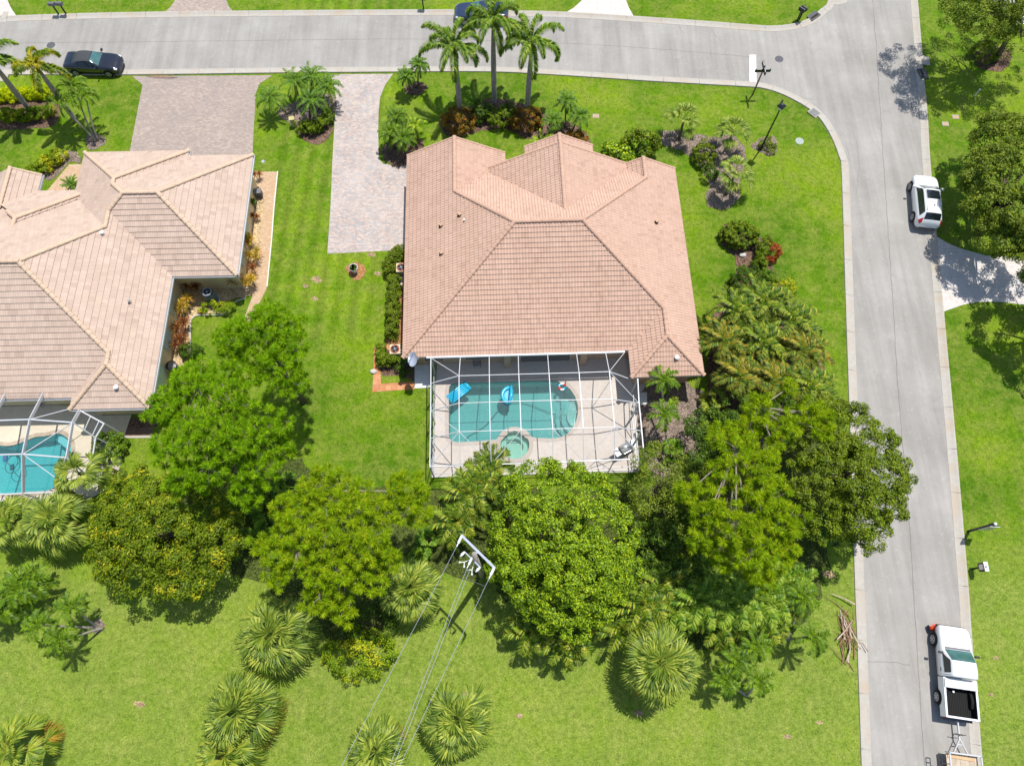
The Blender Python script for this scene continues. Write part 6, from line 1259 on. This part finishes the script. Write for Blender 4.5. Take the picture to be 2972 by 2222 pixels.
q0 = Vector((0, 0, zt-.6)); MB().bar(q0-ax*.55+pf*.2, q0+ax*.55+pf*.2, .06, .06).build('crossarm', 'galv', up_)
for s_ in (-1, 1):
    h_ = q0+ax*(.55*s_)+pf*.2; MB().tube([h_, h_+pf*.16+Vector((0, 0, .06)), h_+pf*.32], [.05, .075, .05], 10).build('switch', 'float_white', up_, True)
    c = q0+pf*.55+ax*(.28*s_)-Vector((0, 0, .5))
    MB().tube([q0+Vector((0, 0, -.5)), c], .018, 6).build('bracket', 'float_white', up_); 
    for k in (-1, 1):
        e = c+ax*(.16*k)+pf*.17*abs(k); MB().tube([c, e], .02, 6).build('bracket', 'float_white', up_); MB().ico(e, .05, 2).build('insulator', 'float_white', up_, True)
    MB().tube([h_+pf*.5, (h_+pf*.8+Vector((0, 0, -.4))), (i1 if s_ < 0 else i2)+wd_*.4], .012, 5).build('jumper', 'pool_grey', up_)
i3 = insul(Vector((0, 0, zt+.1))+pf*.15, .6, up_, .07)
def wire(a, bx, by, zb, label, k):
    e = S(bx*K, by*K, zb); e = Vector(a).lerp(e, 2.2); n = 24; L = (e-Vector(a)).length; P_ = []
    for i in range(n+1):
        t = i/n; p = Vector(a).lerp(e, t); p.z -= .9*4*t*(1-t)*.4; P_.append(p-Vector(a))
    o = MB().tube(P_, .010, 5).build('power_line', 'galv'); o.location = a; tag(o, label, 'power line', 'wires running from the utility pole')
wire(b+i1, 735, 1654, 9.6, 'leftmost power line running from the crossarm end to the bottom edge', 0)
wire(b+i3, 840, 1654, 9.4, 'second power line from the left, starting at the pole top', 1); wire(b+i3+ax*.12-Vector((0, 0, .5)), 860, 1625, 9.4, 'third power line from the left, starting just under the pole top', 2); wire(b+i2, 868, 1640, 9.6, 'rightmost power line running from the lower crossarm end', 3)

# ------------------------------------------------------------ vehicles
class Shell:
    def __init__(s, st_): s.s = st_
    def sec(s, x):
        S_ = s.s; n = len(S_)
        for i in range(n-1):
            if x <= S_[i+1][0] or i == n-2: break
        p0, p1, p2, p3 = S_[max(i-1, 0)], S_[i], S_[i+1], S_[min(i+2, n-1)]; t = max(0, min(1, (x-p1[0])/(p2[0]-p1[0])))
        r = []
        for k in range(1, 6):
            m1 = (p2[k]-p0[k])/max(1e-6, (p2[0]-p0[0]))*(p2[0]-p1[0]); m2 = (p3[k]-p1[k])/max(1e-6, (p3[0]-p1[0]))*(p2[0]-p1[0]); m1 = max(-abs(p2[k]-p1[k])*2, min(abs(p2[k]-p1[k])*2, m1)); m2 = max(-abs(p2[k]-p1[k])*2, min(abs(p2[k]-p1[k])*2, m2))
            r.append((2*t**3-3*t*t+1)*p1[k]+(t**3-2*t*t+t)*m1+(-2*t**3+3*t*t)*p2[k]+(t**3-t*t)*m2)
        hb, zu, zb, hr, zr_ = r
        return [(hb*.80, zu), (hb*.95, zu+.08), (hb, zu+(zb-zu)*.5), (hb*.985, zb-.08), (hb*.93, zb), (hr, zr_-(zr_-zb)*.14), (hr*.86, zr_-.02), (hr*.45, zr_), (0, zr_+.005)]
    def P(s, x, v, side, off=0):
        c = s.sec(x); v = max(0, min(8, v)); i = min(7, int(v)); t = v-i; y = c[i][0]+(c[i+1][0]-c[i][0])*t; z = c[i][1]+(c[i+1][1]-c[i][1])*t
        dy, dz = c[i+1][0]-c[i][0], c[i+1][1]-c[i][1]; l = math.hypot(dy, dz) or 1
        return Vector((x, side*(y+dz/l*off), z-dy/l*off))
    def body(s, mat, parent, name='body', n=44, rings=None):
        x0, x1 = s.s[0][0], s.s[-1][0]; V = []; m = 17
        for i in range(n+1):
            x = x0+(x1-x0)*i/n; c = s.sec(x); V += [Vector((x, y, z)) for y, z in c]+[Vector((x, -y, z)) for y, z in c[:-1][::-1]]
        F = [(i*m+k, i*m+(k+1) % m, (i+1)*m+(k+1) % m, (i+1)*m+k) for i in range(n) for k in range(m)]+[tuple(range(m))[::-1], tuple(n*m+k for k in range(m))]
        return mk(name, V, F, mat, parent, True)
    def patch(s, name, mat, parent, x0, x1, v0, v1=8, side=None, off=.012, nx=8, nv=3, skew0=0, skew1=0):
        """side=None: across the top from side to side; skew shifts the lower edge"""
        V = []; F = []
        if side is None:
            cols_ = [(v0+(8-v0)*k/4, 1) for k in range(5)]+[(8-(8-v0)*(k+1)/4, -1) for k in range(4)]
            for i in range(nx+1):
                for (v, sd) in cols_: V.append(s.P(x0+(x1-x0)*i/nx, v, sd, off))
            m = 9; F = [(i*m+k, i*m+k+1, (i+1)*m+k+1, (i+1)*m+k) for i in range(nx) for k in range(m-1)]
        else:
            for i in range(nx+1):
                for k in range(nv+1):
                    t = k/nv; xa = x0+skew0*t; xb = x1+skew1*t; V.append(s.P(xa+(xb-xa)*i/nx, v0+(v1-v0)*t, side, off))
            m = nv+1; F = [(i*m+k, i*m+k+1, (i+1)*m+k+1, (i+1)*m+k) for i in range(nx) for k in range(nv)]
        return mk(name, V, F, mat, parent, True)
def wheel(parent, x, y, r, w_=.22, spokes=5):
    s_ = 1 if y > 0 else -1; wl = bpy.data.objects.new('wheel', None); COL.objects.link(wl); wl.parent = parent; wl.location = (x, y, r)
    M = Matrix.Rotation(PI/2, 3, 'X'); mb = MB(); mb.tube([(0, -w_/2, 0), (0, -w_/2+.03, 0), (0, w_/2-.03, 0), (0, w_/2, 0)], [r*.9, r, r, r*.9], 24); mb.build('tyre', 'tyre', wl, True)
    rb = MB(); rb.torus((0, 0, 0), r*.60, .022, 24, 6); rb.v = [M @ v+Vector((0, s_*(w_/2+.005), 0)) for v in rb.v]
    for k in range(spokes): a = 2*PI*k/spokes; rb.bar((0, s_*(w_/2+.01), 0), (math.cos(a)*r*.58, s_*(w_/2+.01), math.sin(a)*r*.58), .03, .07)
    rb.tube([(0, s_*(w_/2), 0), (0, s_*(w_/2+.03), 0)], r*.14, 10); rb.build('rim', 'rim', wl)
    MB().tube([(0, s_*(w_/2-.03), 0), (0, s_*(w_/2+.003), 0)], r*.62, 20).build('hub', 'iron', wl)
def arch(parent, x, y, r):
    s_ = 1 if y > 0 else -1; mb = MB(); n = 14; V = []
    for rr in (r*.5, r*1.22): V += [Vector((x+rr*math.cos(PI*k/n), y, r+rr*math.sin(PI*k/n)*.98)) for k in range(n+1)]
    mk('wheel_arch', V, [(k, k+1, n+2+k, n+1+k) for k in range(n)], 'tyre', parent)
def mirrors(sh, parent, x, mat, v=4.2):
    for sd in (-1, 1): p = sh.P(x, v, sd); MB().tube([p, p+Vector((.02, sd*.12, .04))], .02, 6).build('mirror_arm', mat, parent); MB().box(p+Vector((.02, sd*.2, .08)), (.06, .11, .075)).build('mirror', mat, parent)
def place(t, p, yaw): t.location = (p.x, p.y, .012); t.rotation_euler = (0, 0, yaw)
# SUV
yawR = math.radians(82.1)
t = empty('parked_car', (0, 0, 0), 'white SUV with dark sunroof parked at the right kerb of the vertical road', 'car')
sh = Shell([(-2.33, .62, .45, .70, .50, .74), (-2.27, .80, .36, .90, .66, .98), (-2.12, .88, .30, 1.0, .64, 1.20), (-1.72, .93, .27, 1.05, .58, 1.60), (-.9, .945, .27, 1.05, .61, 1.70), (.0, .945, .27, 1.03, .61, 1.70), (.35, .945, .27, 1.02, .60, 1.66), (1.08, .94, .27, .99, .74, 1.10), (1.75, .92, .28, .93, .70, 1.02), (2.15, .84, .32, .80, .60, .88), (2.34, .60, .44, .62, .42, .66)])
sh.body('car_white', t); sh.patch('windscreen', 'glass_dark', t, .44, 1.04, 5.5); sh.patch('rear_window', 'glass_dark', t, -2.10, -1.74, 5.4); sh.patch('sunroof', 'glass_dark', t, -.55, .25, 6.2, 8)
for sd in (-1, 1):
    sh.patch('side_window', 'glass_dark', t, -1.75, .95, 4.15, 4.92, sd, .014, 10, 3, .12, -.42); sh.patch('tail_light', 'lamp_red', t, -2.27, -2.02, 3.3, 5.0, sd, .015, 4); sh.patch('headlight', 'lamp_clear', t, 2.0, 2.26, 4.0, 5.4, sd, .012, 4)
    MB().bar(sh.P(-1.6, 6, sd, .03), sh.P(.2, 6, sd, .03), .03, .04).build('roof_rail', 'grey_metal', t)
    for x in (1.42, -1.38): arch(t, x, sd*.948, .36); wheel(t, x, sd*.86, .36)
mirrors(sh, t, .85, 'car_white'); MB().box((-2.34, 0, .78), (.01, .26, .06)).build('licence_plate', 'galv', t); MB().box((-2.3, 0, .48), (.05, .6, .06)).build('bumper', 'iron', t)
MB().bar((-1.05, 0, 1.73), (-1.2, 0, 1.78), .04, .03).build('antenna', 'black_metal', t)
mb = MB(); [mb.bar(sh.P(1.17, 5.6+.2*k, 1, .02), sh.P(1.17, 5.6+.2*k, -1, .02), .05, .01) for k in (0,)]; mb.v = [v+Vector((-.1, 0, 0)) for v in mb.v]; mb.build('wiper_cowl', 'black_metal', t)
pc = D(2002, 432, .8); place(t, pc, yawR)
# black soft-top coupe
def coupe(label, paint, top, glass, p, yaw):
    t = empty('parked_car', (0, 0, 0), label, 'car')
    sh = Shell([(-2.33, .60, .42, .70, .46, .76), (-2.22, .82, .34, .86, .66, .93), (-1.95, .90, .26, .92, .72, 1.0), (-1.45, .93, .24, .94, .64, 1.06), (-.95, .935, .22, .93, .60, 1.30), (-.4, .935, .22, .92, .58, 1.37), (.1, .935, .22, .91, .57, 1.33), (.85, .93, .22, .89, .70, .99), (1.5, .92, .23, .85, .72, .93), (2.05, .86, .26, .74, .66, .82), (2.28, .72, .32, .60, .52, .66), (2.36, .5, .40, .52, .38, .56)])
    sh.body(paint, t); sh.patch('windscreen', glass, t, .16, .80, 5.4); sh.patch('soft_top' if top == 'soft_top' else 'roof', top, t, -1.3, .12, 5.1, nx=12)
    sh.patch('rear_window', 'glass_dark', t, -1.62, -1.34, 5.6, off=.018)
    for sd in (-1, 1):
        sh.patch('side_window', 'glass_dark', t, -.95, .62, 4.1, 4.9, sd, .014, 8, 3, .1, -.4); sh.patch('headlight', 'lamp_clear', t, 2.0, 2.2, 3.8, 4.8, sd, .012, 4); sh.patch('tail_light', 'lamp_red', t, -2.28, -2.12, 3.2, 4.4, sd, .012, 4)
        for x in (1.40, -1.36): arch(t, x, sd*.938, .34); wheel(t, x, sd*.85, .34)
    mirrors(sh, t, .62, paint); place(t, p, yaw); return t
coupe('black soft-top coupe parked at the lower kerb beside the yellow palm', 'car_black', 'soft_top', 'glass_teal', D(202, 136, .6), math.radians(-2.5))
coupe('dark blue car at the top edge mostly hidden by the tallest palm', 'car_blue', 'car_blue', 'glass_teal', D(1040, 27, .6), math.radians(180))
# pickup
t = empty('pickup_truck', (0, 0, 0), 'white pickup truck with open black bed and silver toolbox on the vertical road', 'pickup truck')
sh = Shell([(-.42, .93, .50, 1.12, .70, 1.74), (-.36, .95, .40, 1.13, .74, 1.80), (.05, .955, .40, 1.13, .74, 1.83), (.45, .955, .40, 1.12, .72, 1.80), (1.15, .955, .40, 1.10, .82, 1.20), (1.8, .95, .40, 1.08, .82, 1.14), (2.25, .90, .42, .98, .76, 1.04), (2.46, .78, .48, .86, .60, .90)])
sh.body('car_white', t, 'cab'); sh.patch('windscreen', 'glass_teal', t, .50, 1.10, 5.4); sh.patch('cowl', 'pool_grey', t, 1.12, 1.24, 5.6)
for sd in (-1, 1):
    sh.patch('side_window', 'glass_dark', t, -.22, .95, 4.1, 4.92, sd, .014, 6, 3, .03, -.45); sh.patch('headlight', 'lamp_clear', t, 2.2, 2.38, 3.6, 5.0, sd, .012, 4)
    for x in (1.62, -1.60): arch(t, x, sd*.965, .39); wheel(t, x, sd*.88, .39, .25, 6)
    sh.patch('door_line', 'iron', t, -.33, -.31, .9, 4.9, sd, .004, 1); MB().box((-.05, sd*.965, .98), (.10, .012, .025)).build('door_handle', 'black_metal', t)
mirrors(sh, t, .85, 'black_metal', 4.3)
bd = MB(); x0, x1 = -2.62, -.47
for sd in (-1, 1): bd.box(((x0+x1)/2, sd*.91, .87), ((x1-x0)/2, .045, .29)); bd.box(((x0+x1)/2, sd*.905, 1.155), ((x1-x0)/2, .055, .02))
bd.box((x0+.04, 0, .87), (.04, .87, .28)); bd.box((x1-.03, 0, .87), (.03, .87, .28)); bd.box((x0+.04, 0, 1.155), (.055, .87, .015)); bd.build('bed', 'car_white', t)
fl = MB().box(((x0+x1)/2, 0, .63), ((x1-x0)/2-.04, .86, .02)); [fl.box(((x0+x1)/2, -.8+.1*k, .66), ((x1-x0)/2-.06, .02, .012)) for k in range(17)]; 
for sd in (-1, 1): fl.box(((x0+x1)/2, sd*.855, .88), ((x1-x0)/2-.05, .008, .26))
fl.box((x0+.09, 0, .88), (.008, .84, .26)); fl.build('bed_liner', 'tyre', t)
for sd in (-1, 1): fw = MB(); n = 10; fw.tube([(-1.6-.42, sd*.76, .64), (-1.6-.34, sd*.76, .84), (-1.6, sd*.76, .92), (-1.6+.34, sd*.76, .84), (-1.6+.42, sd*.76, .64)], .10, 6).build('wheel_well', 'tyre', t, True)
tb = MB().box((x1-.30, 0, 1.06), (.24, .90, .16)); tb.box((x1-.30, 0, 1.235), (.25, .93, .015)); tb.build('toolbox', 'silver', t)
for sd in (-1, 1): MB().box((x0-.005, sd*.86, .92), (.03, .09, .17)).build('tail_light', 'lamp_red', t)
MB().box((x0-.09, 0, .52), (.07, .85, .08)).build('rear_bumper', 'iron', t); MB().box((2.42, 0, .60), (.10, .82, .10)).build('front_bumper', 'black_metal', t)
MB().box((-.6, .45, .70), (.09, .06, .05), .4).build('cup', 'float_white', t) if False else None
pt = D(2066, 1447, .9); place(t, pt, yawR)
d_ = Vector((math.cos(yawR), math.sin(yawR), 0)); n_ = Vector((-d_.y, d_.x, 0))
# things lying in the truck bed
for dx, dy, lb, mt in ((-1.15, .62, 'white and red rag in the pickup bed beside the left wall', 'float_white'), (-1.2, .22, 'small white cup standing in the middle of the pickup bed', 'float_white')):
    o = MB().ico((0, 0, .05), .09, 1, (1, .6, .5)) if dy > .5 else MB().lathe((0, 0, 0), [(.05, 0), (.06, .13), (.05, .13)], 12); o = o.build('rag' if dy > .5 else 'cup', mt); o.location = pt+d_*dx+n_*dy; o.location.z = .69; tag(o, lb, 'rag' if dy > .5 else 'cup')
# trailer
t = empty('trailer', (0, 0, 0), 'white open utility trailer with wooden floor hitched behind the pickup', 'trailer'); hx = -2.75
MB().bar((hx, 0, .5), (hx-1.0, 0, .5), .07, .09).build('tongue', 'white_metal', t)
for sd in (-1, 1): MB().bar((hx-.95, 0, .5), (hx-1.75, sd*.42, .5), .05, .08).build('tongue_brace', 'white_metal', t)
MB().bar((hx-1.25, -.12, .5), (hx-1.25, .12, .5), .04, .06).build('tongue_brace', 'white_metal', t)
MB().tube([(hx-.72, .3, .7), (hx-.72, -.3, .7)], .02, 6).build('jack_handle', 'black_metal', t); MB().tube([(hx-.72, .0, .1), (hx-.72, 0, .85)], .035, 8).build('jack', 'black_metal', t)
xa, xb = hx-1.7, hx-5.2; MB().box(((xa+xb)/2, 0, .55), ((xa-xb)/2, .86, .03)).build('floor', 'wood', t)
mb = MB(); [mb.box(((xa+xb)/2, -.78+.26*k, .585), ((xa-xb)/2-.02, .115, .008)) for k in range(7)]; mb.build('plank', 'wood', t)
for z in (.95,): 
    for sd in (-1, 1): MB().bar((xa, sd*.88, z), (xb, sd*.88, z), .07, .06).build('side_rail', 'white_metal', t)
    MB().bar((xa, -.92, z), (xa, .92, z), .07, .06).build('front_rail', 'white_metal', t); MB().bar((xb, -.92, z), (xb, .92, z), .07, .06).build('rear_rail', 'white_metal', t)
for x in (xa, xa-1.2, xa-2.4, xb):
    for sd in (-1, 1): MB().bar((x, sd*.88, .5), (x, sd*.88, .93), .05, .05).build('post', 'white_metal', t)
mb = MB(); [mb.bar((xa-.03, -.8+.2*k, .55), (xa-.03, -.8+.2*k, .93), .02, .02) for k in range(9)]; mb.build('front_grille', 'iron', t)
MB().bar((xa-.25, -.7, .62), (xa-.2, .82, .62), .16, .05).build('timber', 'wood_new', t)
for sd in (-1, 1): MB().box((xa-1.75, sd*1.08, .74), (.85, .15, .02)).build('fender', 'galv', t); wheel(t, xa-1.35, sd*1.06, .33, .2); wheel(t, xa-2.15, sd*1.06, .33, .2)
place(t, pt, yawR+.02)
MB().box((0, 0, 0), (.01, .01, .01)) 
tb_ = empty('ramp', (0, 0, 0), 'black slotted loading ramp strapped outside the left rail of the trailer', 'ramp'); mb = MB(); mb.bar((xa-.2, 1.36, .92), (xb, 1.36, .92), .04, .08); mb.bar((xa-.2, 1.1+.5, .92), (xb, 1.6, .92), .04, .08); [mb.bar((xa-.2-.25*k, 1.36, .92), (xa-.2-.25*k, 1.6, .92), .05, .05) for k in range(14)]; mb.build('ramp', 'black_metal', tb_); MB().bar((xa-.6, .9, .93), (xa-.6, 1.4, .92), .04, .04).build('strap', 'black_metal', tb_); place(tb_, pt, yawR+.02)
# cones
for i, (x, y, a, lb) in enumerate(((2004, 1357, 0, 'orange traffic cone tipped over beside the pickup front wheel'), (2022, 1354, 0, 'orange traffic cone squeezed in front of the pickup wheel behind the tipped one'))):
    t = empty('traffic_cone', D(x, y), lb, 'traffic cone'); mb = MB(); mb.box((0, 0, .02), (.19, .19, .02), .1); mb.build('base', 'tyre' if i == 0 else 'orange_plastic', t); MB().lathe((0, 0, .03), [(.14, 0), (.10, .25), (.035, .62)], 16).build('cone', 'orange_plastic', t, True); MB().lathe((0, 0, .03), [(.112, .20), (.09, .34)], 16).build('band', 'float_white' if i else 'orange_plastic', t)
    if i == 0: t.rotation_euler = (0, math.radians(62), .1); t.location.z = .17
